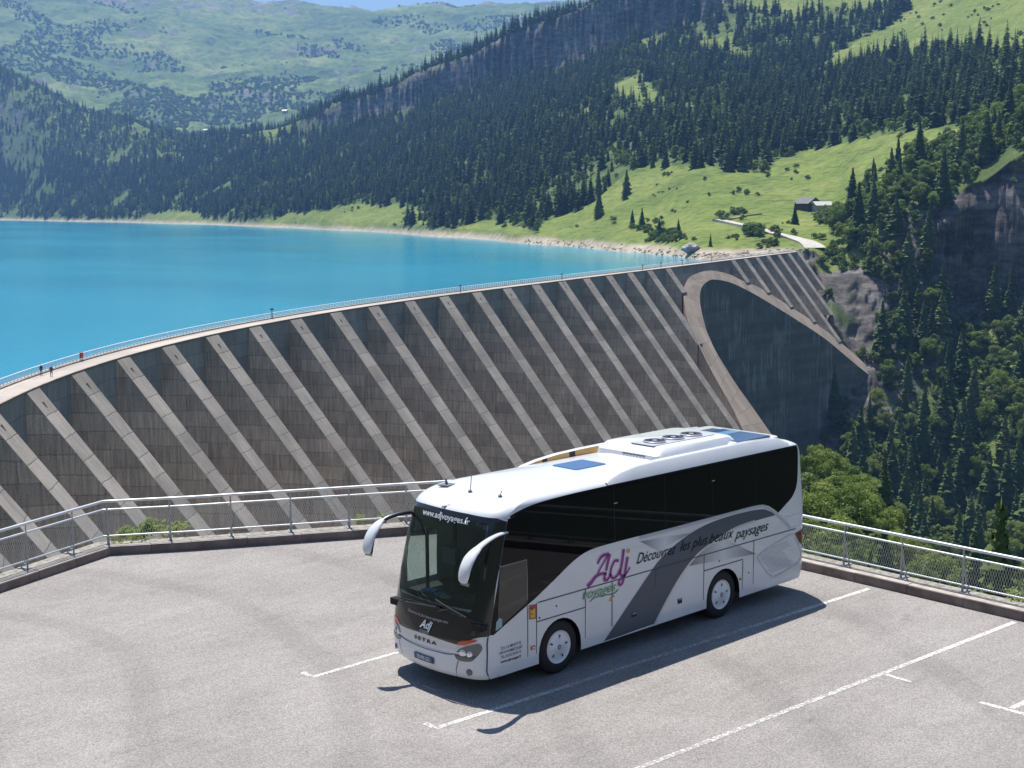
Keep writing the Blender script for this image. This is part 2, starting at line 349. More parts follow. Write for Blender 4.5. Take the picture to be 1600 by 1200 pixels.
spur = inpoly(uP, vP, [(1275,428),(1345,415),(1400,430),(1425,500),(1440,560),(1410,640),(1330,690),(1270,560)])
rock = np.maximum(rock, spur * smoothstep(.3, .42, fbm(X / 14, Y / 14, 4, 71)))
mead = np.maximum(mead, (inpoly(uP, vP, [(1262,400),(1340,330),(1400,300),(1350,420),(1290,440)]) | inpoly(uP, vP, [(1480,400),(1520,400),(1600,600),(1600,760),(1560,760)])) * .8)
mead[rock > .5] *= .3
sandm = smoothstep(-26, -23, Zz) * (1 - smoothstep(-20, -16.5, Zz + 5 * (fbm(X / 30, Y / 30, 3, 80) - .5))) * (Rr > 650) * (uP < 1262)
zc = np.stack([mead, rock, sandm, np.ones_like(mead)], -1).reshape(-1, 4).astype(np.float32)
ca = me.color_attributes.new('zone', 'FLOAT_COLOR', 'POINT'); ca.data.foreach_set('color', zc.ravel())
me.shade_smooth()
hill = link_mesh('hillside', me, terrain_material()); tag(hill, kind='structure')

# far mountains across the lake
print('mountains')
BC = {-700: [(5600,262),(6300,170),(7200,85),(8200,10),(9200,-70),(10500,-90)],
 0: [(5500,255),(6200,165),(7000,90),(8000,20),(9000,-45),(10500,-30)],
 150: [(5000,250),(6000,180),(7000,105),(8000,30),(9000,-35),(10500,-10)],
 300: [(4500,248),(5600,195),(6800,125),(8000,45),(9000,-12),(10500,0)],
 380: [(4300,245),(5500,195),(6800,125),(8000,50),(9000,-4),(10500,10)],
 425: [(4200,240),(5500,190),(6800,120),(8000,50),(8900,4),(10500,30)],
 470: [(4200,235),(5500,185),(6800,115),(8000,50),(8800,1),(10500,30)],
 500: [(4200,230),(5500,180),(6800,115),(8000,52),(8700,6),(10500,30)],
 590: [(4200,220),(5500,172),(6800,110),(7800,60),(8500,20),(10500,30)],
 650: [(4200,215),(5500,168),(6800,105),(7800,56),(8500,11),(10500,30)],
 685: [(4200,215),(5500,165),(6800,100),(7800,55),(8500,7),(10500,30)],
 720: [(4200,215),(5500,165),(6800,100),(7800,55),(8500,14),(10500,30)],
 860: [(4200,200),(5500,160),(6800,95),(7800,45),(8500,4),(10500,30)],
 1100: [(4200,200),(5500,150),(6800,90),(7800,40),(8500,-10),(10500,30)],
 2200: [(4200,200),(5500,150),(6800,90),(7800,40),(8500,-10),(10500,30)]}
bu = sorted(BC); baz = np.array([azd(u) for u in bu]); bD = np.array([[s[0] for s in BC[u]] for u in bu], float)
bZ = np.array([[zfor(azd(u), *s) for s in BC[u]] for u in bu])
o_ = np.argsort(baz); baz = baz[o_]; bD = bD[o_]; bZ = bZ[o_]
azs2 = np.array([azd(u) for u in np.concatenate([np.arange(-700, -40, 20), np.arange(-40, 960, 2.6), np.arange(960, 2200, 40)])])
rr2 = np.geomspace(4300, 10400, 520)
A2, R2 = np.meshgrid(azs2, rr2, indexing='ij')
Dk = np.stack([np.interp(A2[:, 0], baz, bD[:, k]) for k in range(6)], -1); Zk = np.stack([np.interp(A2[:, 0], baz, bZ[:, k]) for k in range(6)], -1)
Z2 = np.stack([np.interp(rr2, Dk[i], Zk[i]) for i in range(len(azs2))])
X2 = CAM[0] + R2 * np.cos(A2); Y2 = CAM[1] + R2 * np.sin(A2)
nearridge = np.exp(-((R2 - Dk[:, 4:5]) / 300) ** 2)
Z2 = Z2 - np.clip(Dk[:, 0:1] - R2, 0, None) * .5
Z2 += (130 * (fbm(X2 / 900, Y2 / 900, 5, 90, True) - .6) + 60 * (fbm(X2 / 260, Y2 / 260, 5, 95, True) - .6)) * (1 - .85 * nearridge) + 38 * (fbm(X2 / 100, Y2 / 100, 5, 97, True) - .6)
me = np_mesh('far_mountains', np.stack([X2, Y2, Z2], -1).reshape(-1, 3), (lambda q: np.stack([q[:-1, :-1], q[1:, :-1], q[1:, 1:], q[:-1, 1:]], -1).reshape(-1, 4))(np.arange(A2.size).reshape(A2.shape)))
me.shade_smooth()
m = bpy.data.materials.new('alpine_slope'); m.use_nodes = True; nt = m.node_tree; b = nt.nodes['Principled BSDF']; b.inputs['Roughness'].default_value = .95; b.inputs['Specular IOR Level'].default_value = .1
geo = N(nt, 'ShaderNodeNewGeometry'); pos = geo.outputs['Position']
c1 = ramp(nt, noise_n(nt, pos, .0022, 8, .68), [(.36, (.085, .135, .045)), (.5, (.15, .21, .065)), (.64, (.26, .30, .11))]).outputs[0]
c2 = ramp(nt, noise_n(nt, pos, .028, 6, .75), [(.36, (.45, .52, .5)), (.5, (.98, .98, .95)), (.7, (1.2, 1.15, 1.05))]).outputs[0]
c = mixc(nt, 1.0, c1, c2, 'MULTIPLY')
sx = N(nt, 'ShaderNodeSeparateXYZ'); nt.links.new(geo.outputs['Normal'], sx.inputs[0]); sz = N(nt, 'ShaderNodeSeparateXYZ'); nt.links.new(pos, sz.inputs[0])
al = N(nt, 'ShaderNodeMapRange'); al.inputs[1].default_value = 1100; al.inputs[2].default_value = 1340; al.inputs[3].default_value = 0; al.inputs[4].default_value = -.26; nt.links.new(sz.outputs[2], al.inputs[0])
rk0 = N(nt, 'ShaderNodeMath', operation='ADD'); nt.links.new(sx.outputs[2], rk0.inputs[0]); nt.links.new(al.outputs[0], rk0.inputs[1])
rk = N(nt, 'ShaderNodeMath', operation='ADD'); nt.links.new(rk0.outputs[0], rk.inputs[0]); rn = N(nt, 'ShaderNodeMath', operation='MULTIPLY'); rn.inputs[1].default_value = .5
nt.links.new(noise_n(nt, pos, .006, 7, .7), rn.inputs[0]); nt.links.new(rn.outputs[0], rk.inputs[1])
rr_ = ramp(nt, rk.outputs[0], [(.93, (1, 1, 1)), (1.0, (0, 0, 0))])
rock_c = ramp(nt, noise_n(nt, pos, .02, 7, .75), [(.35, (.12, .11, .11)), (.6, (.34, .31, .29)), (.75, (.5, .47, .45))]).outputs[0]
c = mixc(nt, rr_.outputs[0], c, rock_c); nt.links.new(c, b.inputs['Base Color'])
mt = link_mesh('far_mountains', me, m); tag(mt, kind='structure')

# hills all round behind the viewpoint (the coach's glass mirrors them)
ua = azd(-500); ub_ = azd(2300) - 2 * math.pi if azd(2300) > azd(-500) else azd(2300)
aa = np.linspace(azd(-500), azd(2300) + 2 * math.pi if azd(2300) < azd(-500) else azd(2300), 90)
rr3 = np.concatenate([[34, 45, 60], np.geomspace(80, 5000, 40)]); A3, R3 = np.meshgrid(aa, rr3, indexing='ij')
tt = (A3 - aa[0]) / (aa[-1] - aa[0]); X3 = CAM[0] + R3 * np.cos(A3); Y3 = CAM[1] + R3 * np.sin(A3)
hgt = -1 + np.interp(R3, [34, 60, 200, 700, 2000, 5000], [0, -1, 22, 190, 520, 800]) * (.75 + .5 * fbm(X3 / 500, Y3 / 500, 3, 120))
base3 = np.where(tt < .5, np.interp(R3, _Ds[-1] if _azs[-1] > _azs[0] else _Ds[0], _Zs[np.argmax(_azs)]), np.interp(R3, _Ds[0], _Zs[0]))
wgt = smoothstep(0, .14, np.minimum(tt, 1 - tt)); Z3 = base3 * (1 - wgt) + hgt * wgt
me = np_mesh('surrounding_hills', np.stack([X3, Y3, Z3], -1).reshape(-1, 3), (lambda q: np.stack([q[:-1, :-1], q[1:, :-1], q[1:, 1:], q[:-1, 1:]], -1).reshape(-1, 4))(np.arange(A3.size).reshape(A3.shape)))
me.shade_smooth(); sh_ = link_mesh('surrounding_hills', me, mat('wooded_hill', (.028, .042, .024), .95, noise=(.02, .6))); tag(sh_, kind='structure')

# ------------------------------------------------------------------ dam geometry
print('dam')
x0, y0, h0, c1_, c2_, sp_ = -68.0938, -172.8818, -2.292145, -0.073964, 0.0026598, 21.20384
def head(k):
    kk = min(k, 12.5); return h0 + c1_ * kk + c2_ * kk * kk
def crest_path(k0, k1, st=8):
    pts = {0: (x0, y0)}; X_, Y_ = x0, y0
    for i in range(int(k1 * st)):
        h = head((i + .5) / st); X_ += math.cos(h) * sp_ / st; Y_ += math.sin(h) * sp_ / st; pts[i + 1] = (X_, Y_)
    X_, Y_ = x0, y0
    for i in range(int(-k0 * st)):
        h = head(-(i + .5) / st); X_ -= math.cos(h) * sp_ / st; Y_ -= math.sin(h) * sp_ / st; pts[-(i + 1)] = (X_, Y_)
    return pts
ST = 8; KEND = 29.1
CP = crest_path(-6, KEND, ST)
def cp(k):
    i = k * ST; a = int(math.floor(i)); a = max(min(a, max(CP) - 1), min(CP)); t = i - a
    p, q = CP[a], CP[a + 1]; P = np.array([p[0] + (q[0] - p[0]) * t, p[1] + (q[1] - p[1]) * t])
    h = head(k); return P, np.array([math.cos(h), math.sin(h)]), np.array([math.sin(h), -math.cos(h)]) * -1 * -1
def frame(k):
    P, d, _ = cp(k); n = np.array([d[1], -d[0]]); return P, d, n     # n: downstream
P_, d_, n_ = frame(5)
if n_ @ (CAM[:2] - P_) < 0: print('WARNING downstream sign')
ZT = -18.0; SL = .75
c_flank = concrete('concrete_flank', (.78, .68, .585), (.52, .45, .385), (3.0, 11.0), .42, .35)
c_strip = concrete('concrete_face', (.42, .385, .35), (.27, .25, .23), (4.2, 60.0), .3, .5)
c_head = concrete('concrete_head_wall', (.46, .44, .43), (.34, .33, .32), (3.0, 9.0), .3, .25)
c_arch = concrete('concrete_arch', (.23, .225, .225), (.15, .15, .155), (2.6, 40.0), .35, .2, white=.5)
c_rim = concrete('concrete_rim', (.45, .37, .31), (.34, .285, .245), (5.0, 5.0), .15, .35)
c_road = concrete('crest_paving', (.5, .45, .4), (.42, .38, .34), (3.0, 30.0), .1, .15)
dam = empty('dam', (x0, y0, -140)); tag(dam, 'long curved grey concrete buttress dam with a big arch, holding back the lake', 'dam')
def quadmesh(name, quads, mat, parent, mats=None):
    """quads: list of (4 pts, 4 uvs, mi)"""
    bm = bmesh.new(); uvl = bm.loops.layers.uv.new('UVMap')
    for pts, uvs, mi in quads:
        vs = [bm.verts.new(p) for p in pts]; f = bm.faces.new(vs); f.material_index = mi
        for l, uv in zip(f.loops, uvs): l[uvl].uv = uv
    bmesh.ops.remove_doubles(bm, verts=bm.verts, dist=.001)
    bmesh.ops.recalc_face_normals(bm, faces=bm.faces)
    o = build(name, bm, mat, parent)
    if parent is not None: o.location = -Vector(parent.location) + o.location; o.matrix_parent_inverse.identity()
    return o
WB_ = 6.0
A0 = np.array([-444.716, -357.436]); dA = np.array([-.94258792, -.33395809]); nA_ = np.array([-.33395809, .94258792])
inner = [(-31.5, 90), (-31.5, 60), (-31.5, 46.7), (-31.8, 40), (-32.2, 33.9), (-30.3, 25.6), (-27, 21), (-22.3, 17.2), (-9.8, 10.6), (3, 6.8), (15.3, 5.2), (25.7, 4.9), (43.3, 6.5), (60, 10), (77.2, 14.8), (101.5, 22.5), (125.7, 31.0), (147.5, 42.4), (160, 48.2), (170.2, 53.6)]
outer = [(-86, 90), (-66, 60), (-57, 45.0), (-54, 41), (-51.5, 36.5), (-47.5, 28), (-42, 21), (-35.5, 14.4), (-22.5, 7.6), (-9.5, 4.3), (3, 2.7), (28, 2.0), (50, 4.0), (62, 6.6), (80.9, 10.1), (104, 17.2), (130, 26.0), (152, 36.2), (163, 43.5), (171, 53.4)]

def outer_off(s):      # offset of the arch's outer edge at crest station s (None: no arch there)
    if s < -86 or s > 171: return None
    L = sorted(outer, key=lambda q: q[0]); return float(np.interp(s, [q[0] for q in L], [q[1] for q in L]))
def buttress(k, zb):
    P, d, n = frame(k); L = []; ZT = -17.4
    hw_ = WB_ / 2; H = ZT - zb; off0 = .15; offb = off0 + SL * H
    def pt(s, o, z): q = P + d * s + n * o; return (q[0], q[1], z)
    ub = k * 37.3
    s_ = float((P - A0) @ dA); oc = outer_off(s_)
    if oc is not None and oc < offb:
        offb = oc + .5; H = (offb - off0) / SL; zc = ZT - H
    else: zc = zb
    for sgn in (-1, 1):
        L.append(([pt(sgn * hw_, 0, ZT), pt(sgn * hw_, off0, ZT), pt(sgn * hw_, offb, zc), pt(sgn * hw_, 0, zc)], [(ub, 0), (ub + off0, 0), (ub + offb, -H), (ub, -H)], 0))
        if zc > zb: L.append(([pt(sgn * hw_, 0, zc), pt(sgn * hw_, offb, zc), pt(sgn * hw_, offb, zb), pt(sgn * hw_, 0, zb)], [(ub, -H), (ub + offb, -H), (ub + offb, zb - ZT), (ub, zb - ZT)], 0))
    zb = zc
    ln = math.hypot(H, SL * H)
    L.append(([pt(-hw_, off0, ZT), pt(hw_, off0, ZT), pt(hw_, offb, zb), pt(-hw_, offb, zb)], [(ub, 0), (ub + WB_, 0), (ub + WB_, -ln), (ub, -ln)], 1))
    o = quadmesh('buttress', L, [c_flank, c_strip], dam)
    # narrow drain slot near the head of the sloping face
    bm = bmesh.new(); c0 = P + n * (off0 + SL * 2.2); zz_ = -17.4 - 2.2
    a = math.atan2(d[1], d[0]); nv = Vector((n[0], n[1], SL)).normalized()
    M = Matrix.Translation((c0[0], c0[1], zz_)) @ Matrix(((d[0], n[0] * SL, nv.x, 0), (d[1], n[1] * SL, nv.y, 0), (0, -1, nv.z, 0), (0, 0, 0, 1)))
    vs = [bm.verts.new(M @ Vector(q)) for q in ((-.42, -.3, .03), (.42, -.3, .03), (.1, .55, .03), (-.1, .55, .03))]; bm.faces.new(vs)
    s = build('drain_slot', bm, mat('dark_hole', (.02, .02, .02), .9), o); s.location = -Vector(dam.location) - Vector(o.location)
    s.location = (0, 0, 0)
    return o
KS = list(range(-5, 20)); KF = [19.97 + (68 + 19.6 * i) / sp_ for i in range(7)]
for k in KS:
    buttress(k, -62 if k < 2 else (-90 if k < 8 else -140))
for i, k in enumerate(KF): buttress(k, [-140, -140, -140, -110, -75, -50, -38][i])
# head wall, crest slab, kerbs, road
def ribbon(name, offa, za, offb, zb, matl, k0=-6, k1=KEND, thick=False, parent=dam, ue=1):
    L = []; s = 0
    ks = np.arange(k0, k1 + 1e-6, 1 / 4)
    for a, b2 in zip(ks[:-1], ks[1:]):
        Pa, da, na = frame(a); Pb, db, nb = frame(b2)
        q = [(*(Pa + na * offa), za), (*(Pb + nb * offa), za), (*(Pb + nb * offb), zb), (*(Pa + na * offb), zb)]
        s2 = s + np.hypot(*(Pb - Pa)); h = math.hypot(offb - offa, zb - za)
        L.append((q, [(s, 0), (s2, 0), (s2, -h), (s, -h)], 0)); s = s2
    return quadmesh(name, L, matl, parent)
ribbon('head_wall', 0, -17.4, 0, -140, c_head)
bmq = []
ribbon('crest_road', .22, -17.35, -4.3, -17.35, c_road)
ribbon('crest_edge', .24, -17.3, .24, -17.55, c_rim)
ribbon('crest_soffit', .24, -17.55, -.1, -17.55, c_flank)
ribbon('upstream_kerb_side', -4.3, -17.1, -4.3, -17.4, c_rim)
ribbon('upstream_kerb', -4.3, -17.1, -5.3, -17.1, c_road)
ribbon('upstream_face', -5.3, -17.1, -5.3, -60, c_head)
ribbon('edge_kerb', .24, -17.30, -.05, -17.30, c_rim)
# arch: vertical cylinder cut by the sloping plane of the buttress faces
Pq, dq, nq = frame(20)
if True:
    pass
def resample(L, n):
    L = np.array(L, float)
    d = np.concatenate([[0], np.cumsum(np.hypot(*np.diff(L, axis=0).T))]); 
    # catmull-rom for smoothness
    out = []
    for t in np.linspace(0, len(L) - 1, n):
        i = min(int(t), len(L) - 2); f = t - i; p0, p1, p2, p3 = L[max(i - 1, 0)], L[i], L[i + 1], L[min(i + 2, len(L) - 1)]
        out.append(.5 * ((2 * p1) + (-p0 + p2) * f + (2 * p0 - 5 * p1 + 4 * p2 - p3) * f * f + (-p0 + 3 * p1 - 3 * p2 + p3) * f ** 3))
    return np.array(out)
NI = 96; I_ = resample(inner, NI); O_ = resample(outer, NI)
def aw(so, dz=0): q = A0 + dA * so[0] + nA_ * so[1]; return (q[0], q[1], -18 - so[1] / .75 + dz)
rim = []; iw = []; ow = []; s = 0
for i in range(NI - 1):
    a, b2 = I_[i], I_[i + 1]; c2, e2 = O_[i], O_[i + 1]; l = np.hypot(*(b2 - a)); wd = np.hypot(*(a - c2))
    rim.append(([aw(a), aw(b2), aw(e2), aw(c2)], [(0, s), (0, s + l), (wd, s + l), (wd, s)], 0))
    pa, pb = aw(a, 0), aw(b2, 0); iw.append(([pa, pb, (pb[0], pb[1], -150), (pa[0], pa[1], -150)], [(s, pa[2]), (s + l, pb[2]), (s + l, -150), (s, -150)], 0))
    pa, pb = aw(c2, 0), aw(e2, 0); ow.append(([pa, pb, (pb[0], pb[1], -150), (pa[0], pa[1], -150)], [(s, pa[2]), (s + l, pb[2]), (s + l, -150), (s, -150)], 0))
    s += l
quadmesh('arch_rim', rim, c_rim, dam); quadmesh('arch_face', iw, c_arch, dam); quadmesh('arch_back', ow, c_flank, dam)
# stair wall along the outer edge of the rim
L = []
for i in range(0, NI - 60):
    a, b2 = O_[i] + np.array([-.6, 0]), O_[i + 1] + np.array([-.6, 0]); c2, e2 = a + np.array([-1.2, 0]), b2 + np.array([-1.2, 0])
    t = 1.2
    L.append(([aw(a, t), aw(b2, t), aw(e2, t), aw(c2, t)], [(0, i), (0, i + 1), (1.5, i + 1), (1.5, i)], 0))
    L.append(([aw(a, t), aw(b2, t), aw(b2, -9), aw(a, -9)], [(0, i), (1, i), (1, i - 2), (0, i - 2)], 1)); L.append(([aw(c2, t), aw(e2, t), aw(e2, -9), aw(c2, -9)], [(0, i), (1, i), (1, i - 2), (0, i - 2)], 1))
quadmesh('stair_wall', L, [c_rim, c_flank], dam)

# crest railing (lake side): posts and rails
white_metal = mat('white_metal', (.8, .82, .84), .4)
bm = bmesh.new()
ks = np.arange(-6, KEND, .125)
for zz_, rad in ((-16.0, .07), (-16.4, .035), (-16.75, .035)):
    pts = [(*(frame(k)[0] - frame(k)[2] * 4.8), zz_) for k in ks]
    tube(bm, pts, rad, 4)
rail = build('crest_railing', bm, white_metal, dam); rail.location = -Vector(dam.location)
pm = None; rest = bmesh.new()
allk = np.arange(-2.0, KEND - .1, 1.5 / sp_)
for i, k in enumerate(allk):
    P, d, n = frame(k); q = P - n * 4.8
    if i < 95:
        if pm is None:
            b_ = bmesh.new(); box(b_, (0, 0, .55), (.09, .09, 1.1)); pm = bpy.data.meshes.new('post'); b_.to_mesh(pm); b_.free(); pm.materials.append(white_metal)
        o = bpy.data.objects.new('post', pm); col.objects.link(o); o.parent = rail; o.location = (q[0], q[1], -17.1)
    else: box(rest, (q[0], q[1], -16.55), (.09, .09, 1.1))
o = build('posts', rest, white_metal, rail); o['kind'] = 'stuff'

# ------------------------------------------------------------------ lake
print('lake')
ZW = -23.0
ring = [(*(frame(k)[0] - frame(k)[2] * 3.0), ZW) for k in np.arange(-6, KEND, .5)]
far = []
for u in np.linspace(1290, -900, 40):
    a = azd(u); far.append((CAM[0] + 7000 * math.cos(a), CAM[1] + 7000 * math.sin(a), ZW))
bm = bmesh.new(); far = far[::-1]; fx_ = np.linspace(0, len(far) - 1, len(ring)); far = [tuple(np.array([np.interp(t, range(len(far)), [f_[c] for f_ in far]) for c in range(3)])) for t in fx_]
va = [bm.verts.new(p) for p in ring]; vb = [bm.verts.new(p) for p in far]
for i in range(len(ring) - 1): bm.faces.new((va[i], va[i + 1], vb[i + 1], vb[i]))
bmesh.ops.recalc_face_normals(bm, faces=bm.faces)
for f in bm.faces:
    if f.normal.z < 0: f.normal_flip()
m = bpy.data.materials.new('lake_water'); m.use_nodes = True; nt = m.node_tree; b = nt.nodes['Principled BSDF']
geo = N(nt, 'ShaderNodeNewGeometry'); pos = geo.outputs['Position']
cc = ramp(nt, noise_n(nt, mapping(nt, pos, (.004, .0015, 1)), 1.0, 3), [(.35, (.012, .26, .4)), (.65, (.02, .33, .47))]).outputs[0]
nt.links.new(cc, b.inputs['Base Color']); rgh = ramp(nt, noise_n(nt, mapping(nt, pos, (.006, .0025, 1)), 1.0, 5, .65), [(.3, (.09,) * 3), (.7, (.17,) * 3)]); nt.links.new(rgh.outputs[0], b.inputs['Roughness']); b.inputs['IOR'].default_value = 1.33
wv = noise_n(nt, mapping(nt, pos, (.9, .9, 1)), 1.0, 4, .6)
wv2 = noise_n(nt, mapping(nt, pos, (.05, .05, 1)), 1.0, 3, .6)
ad = N(nt, 'ShaderNodeMath', operation='ADD'); nt.links.new(wv, ad.inputs[0]); nt.links.new(wv2, ad.inputs[1])
bp = N(nt, 'ShaderNodeBump'); bp.inputs['Strength'].default_value = .16; bp.inputs['Distance'].default_value = .5; nt.links.new(ad.outputs[0], bp.inputs['Height']); nt.links.new(bp.outputs[0], b.inputs['Normal'])
lake = build('lake', bm, m); tag(lake, kind='structure')

# ------------------------------------------------------------------ car park
print('car park')
def asphalt():
    m = bpy.data.materials.new('asphalt'); m.use_nodes = True; nt = m.node_tree; b = nt.nodes['Principled BSDF']; b.inputs['Roughness'].default_value = .85; b.inputs['Specular IOR Level'].default_value = .25
    pos = N(nt, 'ShaderNodeNewGeometry').outputs['Position']
    big = ramp(nt, noise_n(nt, pos, .35, 5, .6), [(.3, (.246, .230, .217)), (.5, (.292, .273, .258)), (.7, (.326, .306, .29))]).outputs[0]
    vo = N(nt, 'ShaderNodeTexVoronoi'); vo.inputs['Scale'].default_value = 48; nt.links.new(pos, vo.inputs['Vector'])
    sv = N(nt, 'ShaderNodeSeparateColor'); nt.links.new(vo.outputs['Color'], sv.inputs[0])
    gr = ramp(nt, sv.outputs[0], [(0, (.72, .71, .71)), (.5, (.98, .98, .98)), (1, (1.3, 1.28, 1.24))]).outputs[0]
    c = mixc(nt, 1.0, big, gr, 'MULTIPLY')
    md = ramp(nt, noise_n(nt, mapping(nt, pos, (.5, 3.2, 1)), 1.0, 5, .7), [(.42, (1, 1, 1)), (.62, (.93, .92, .92)), (.75, (.8, .79, .79))]).outputs[0]
    c = mixc(nt, 1.0, c, md, 'MULTIPLY')
    st = ramp(nt, noise_n(nt, pos, 1.1, 3, .5), [(.70, (1, 1, 1)), (.78, (.78, .78, .78))]).outputs[0]
    c = mixc(nt, 1.0, c, st, 'MULTIPLY')
    # long faint cracks and turning tyre arcs
    wp = N(nt, 'ShaderNodeVectorMath', operation='ADD'); nn_ = N(nt, 'ShaderNodeTexNoise'); nn_.inputs['Scale'].default_value = .9; nn_.inputs['Detail'].default_value = 4; nt.links.new(pos, nn_.inputs['Vector']); nt.links.new(nn_.outputs['Color'], wp.inputs[0]); nt.links.new(pos, wp.inputs[1])
    vc = N(nt, 'ShaderNodeTexVoronoi', feature='DISTANCE_TO_EDGE'); vc.inputs['Scale'].default_value = .17; nt.links.new(wp.outputs[0], vc.inputs['Vector'])
    cr = ramp(nt, vc.outputs['Distance'], [(.0, (.72, .71, .7)), (.004, (.85, .85, .85)), (.009, (1, 1, 1))]).outputs[0]; c = mixc(nt, .22, c, cr, 'MULTIPLY')
    wr_ = N(nt, 'ShaderNodeTexWave', wave_type='RINGS', rings_direction='Z'); wr_.inputs['Scale'].default_value = .09; wr_.inputs['Distortion'].default_value = 3; wr_.inputs['Detail'].default_value = 2; mp_ = N(nt, 'ShaderNodeMapping'); mp_.inputs['Location'].default_value = (-14, 6, 0); nt.links.new(pos, mp_.inputs['Vector']); nt.links.new(mp_.outputs[0], wr_.inputs['Vector'])
    wv_ = ramp(nt, wr_.outputs['Fac'], [(.0, (1, 1, 1)), (.88, (1, 1, 1)), (.97, (.88, .88, .88))]).outputs[0]; c = mixc(nt, .8, c, wv_, 'MULTIPLY')
    nt.links.new(c, b.inputs['Base Color'])
    bp = N(nt, 'ShaderNodeBump'); bp.inputs['Strength'].default_value = .5; bp.inputs['Distance'].default_value = .012
    nt.links.new(vo.outputs['Distance'], bp.inputs['Height']); nt.links.new(bp.outputs[0], b.inputs['Normal'])
    return m
asph = asphalt()
# kerb line (face towards the car park), from the left round behind the coach to the right
KL = [(14.5, -7.45), (5.15, -11.46), (1.71, -12.8), (0.03, -11.78), (-3.66, -9.82), (-7.2, -7.9), (-9.1, -6.2), (-9.45, -4.0), (-9.3, 0.31), (-9.09, 5.79), (-8.7, 16), (-8.2, 30)]
bm = bmesh.new()
poly = KL + [(40, 34), (44, -6)]
fill(bm, poly, lambda x, y: (x, y, 0))
for f in bm.faces:
    f.normal_update()
    if f.normal.z < 0: f.normal_flip()
lot = build('car_park', bm, asph); tag(lot, kind='structure')
def offset_line(L, d):
    out = []
    for i in range(len(L)):
        ns = []
        for a, b2 in ((i - 1, i), (i, i + 1)):
            if a < 0 or b2 >= len(L): continue
            v = Vector((L[b2][0] - L[a][0], L[b2][1] - L[a][1])).normalized(); ns.append(Vector((v.y, -v.x)))
        n = sum(ns, Vector((0, 0))) / len(ns); n = n / (n.length ** 2)
        out.append((L[i][0] + n.x * d, L[i][1] + n.y * d))
    return out
# find outward sign: line runs left->right as seen; outside is away from camera
_t = offset_line(KL, 1.0); SG = 1 if np.hypot(_t[2][0] - CAM[0], _t[2][1] - CAM[1]) > np.hypot(KL[2][0] - CAM[0], KL[2][1] - CAM[1]) else -1
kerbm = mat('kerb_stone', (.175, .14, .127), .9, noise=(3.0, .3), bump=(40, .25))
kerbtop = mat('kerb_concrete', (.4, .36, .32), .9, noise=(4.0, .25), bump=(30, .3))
bm = bmesh.new()
Lb = offset_line(KL, .24 * SG)
for (a, b2, a2, b3) in zip(KL[:-1], KL[1:], Lb[:-1], Lb[1:]):
    A_, B_, C_, D_ = Vector((*a, 0)), Vector((*b2, 0)), Vector((*b3, 0)), Vector((*a2, 0)); ln = (B_ - A_).length; n = max(1, round(ln / 1.25))
    for i in range(n):
        t0 = i / n + (.006 / ln if i else 0); t1 = (i + 1) / n - .006 / ln
        p = [A_.lerp(B_, t0), A_.lerp(B_, t1), D_.lerp(C_, t1), D_.lerp(C_, t0)]
        ch = .018; up = Vector((0, 0, 1)); hgt = .22 + random.uniform(-.006, .006); inn = (D_ - A_).normalized() * ch
        lo = [bm.verts.new(q - up * .3) for q in p]; mid = [bm.verts.new(p[0] + up * (hgt - ch)), bm.verts.new(p[1] + up * (hgt - ch)), bm.verts.new(p[2] + up * hgt), bm.verts.new(p[3] + up * hgt)]
        t0_, t1_ = bm.verts.new(p[0] + up * hgt + inn), bm.verts.new(p[1] + up * hgt + inn)
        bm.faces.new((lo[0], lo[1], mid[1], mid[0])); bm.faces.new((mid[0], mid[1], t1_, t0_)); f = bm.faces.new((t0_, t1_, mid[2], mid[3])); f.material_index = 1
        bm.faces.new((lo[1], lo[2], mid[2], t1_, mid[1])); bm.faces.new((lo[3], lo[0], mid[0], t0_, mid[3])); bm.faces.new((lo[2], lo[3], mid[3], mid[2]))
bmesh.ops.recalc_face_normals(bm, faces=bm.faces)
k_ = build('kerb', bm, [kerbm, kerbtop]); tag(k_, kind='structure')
# gravelly ledge behind the kerb, and the retaining wall that carries the car park
Lc = offset_line(KL, .75 * SG)
bm = bmesh.new()
for (a, b2, a2, b3) in zip(Lb[:-1], Lb[1:], Lc[:-1], Lc[1:]):
    bm.faces.new([bm.verts.new((*a, .20)), bm.verts.new((*b2, .20)), bm.verts.new((*b3, .18)), bm.verts.new((*a2, .18))])
    f = bm.faces.new([bm.verts.new((*a2, .18)), bm.verts.new((*b3, .18)), bm.verts.new((*b3, -16)), bm.verts.new((*a2, -16))]); f.material_index = 1
bmesh.ops.remove_doubles(bm, verts=bm.verts, dist=.001); bmesh.ops.recalc_face_normals(bm, faces=bm.faces)
rw = build('retaining_wall', bm, [mat('ledge_gravel', (.27, .25, .215), .95, noise=(9, .45), bump=(60, .8)), mat('wall_concrete', (.3, .28, .26), .9, noise=(1, .3))]); tag(rw, kind='structure')
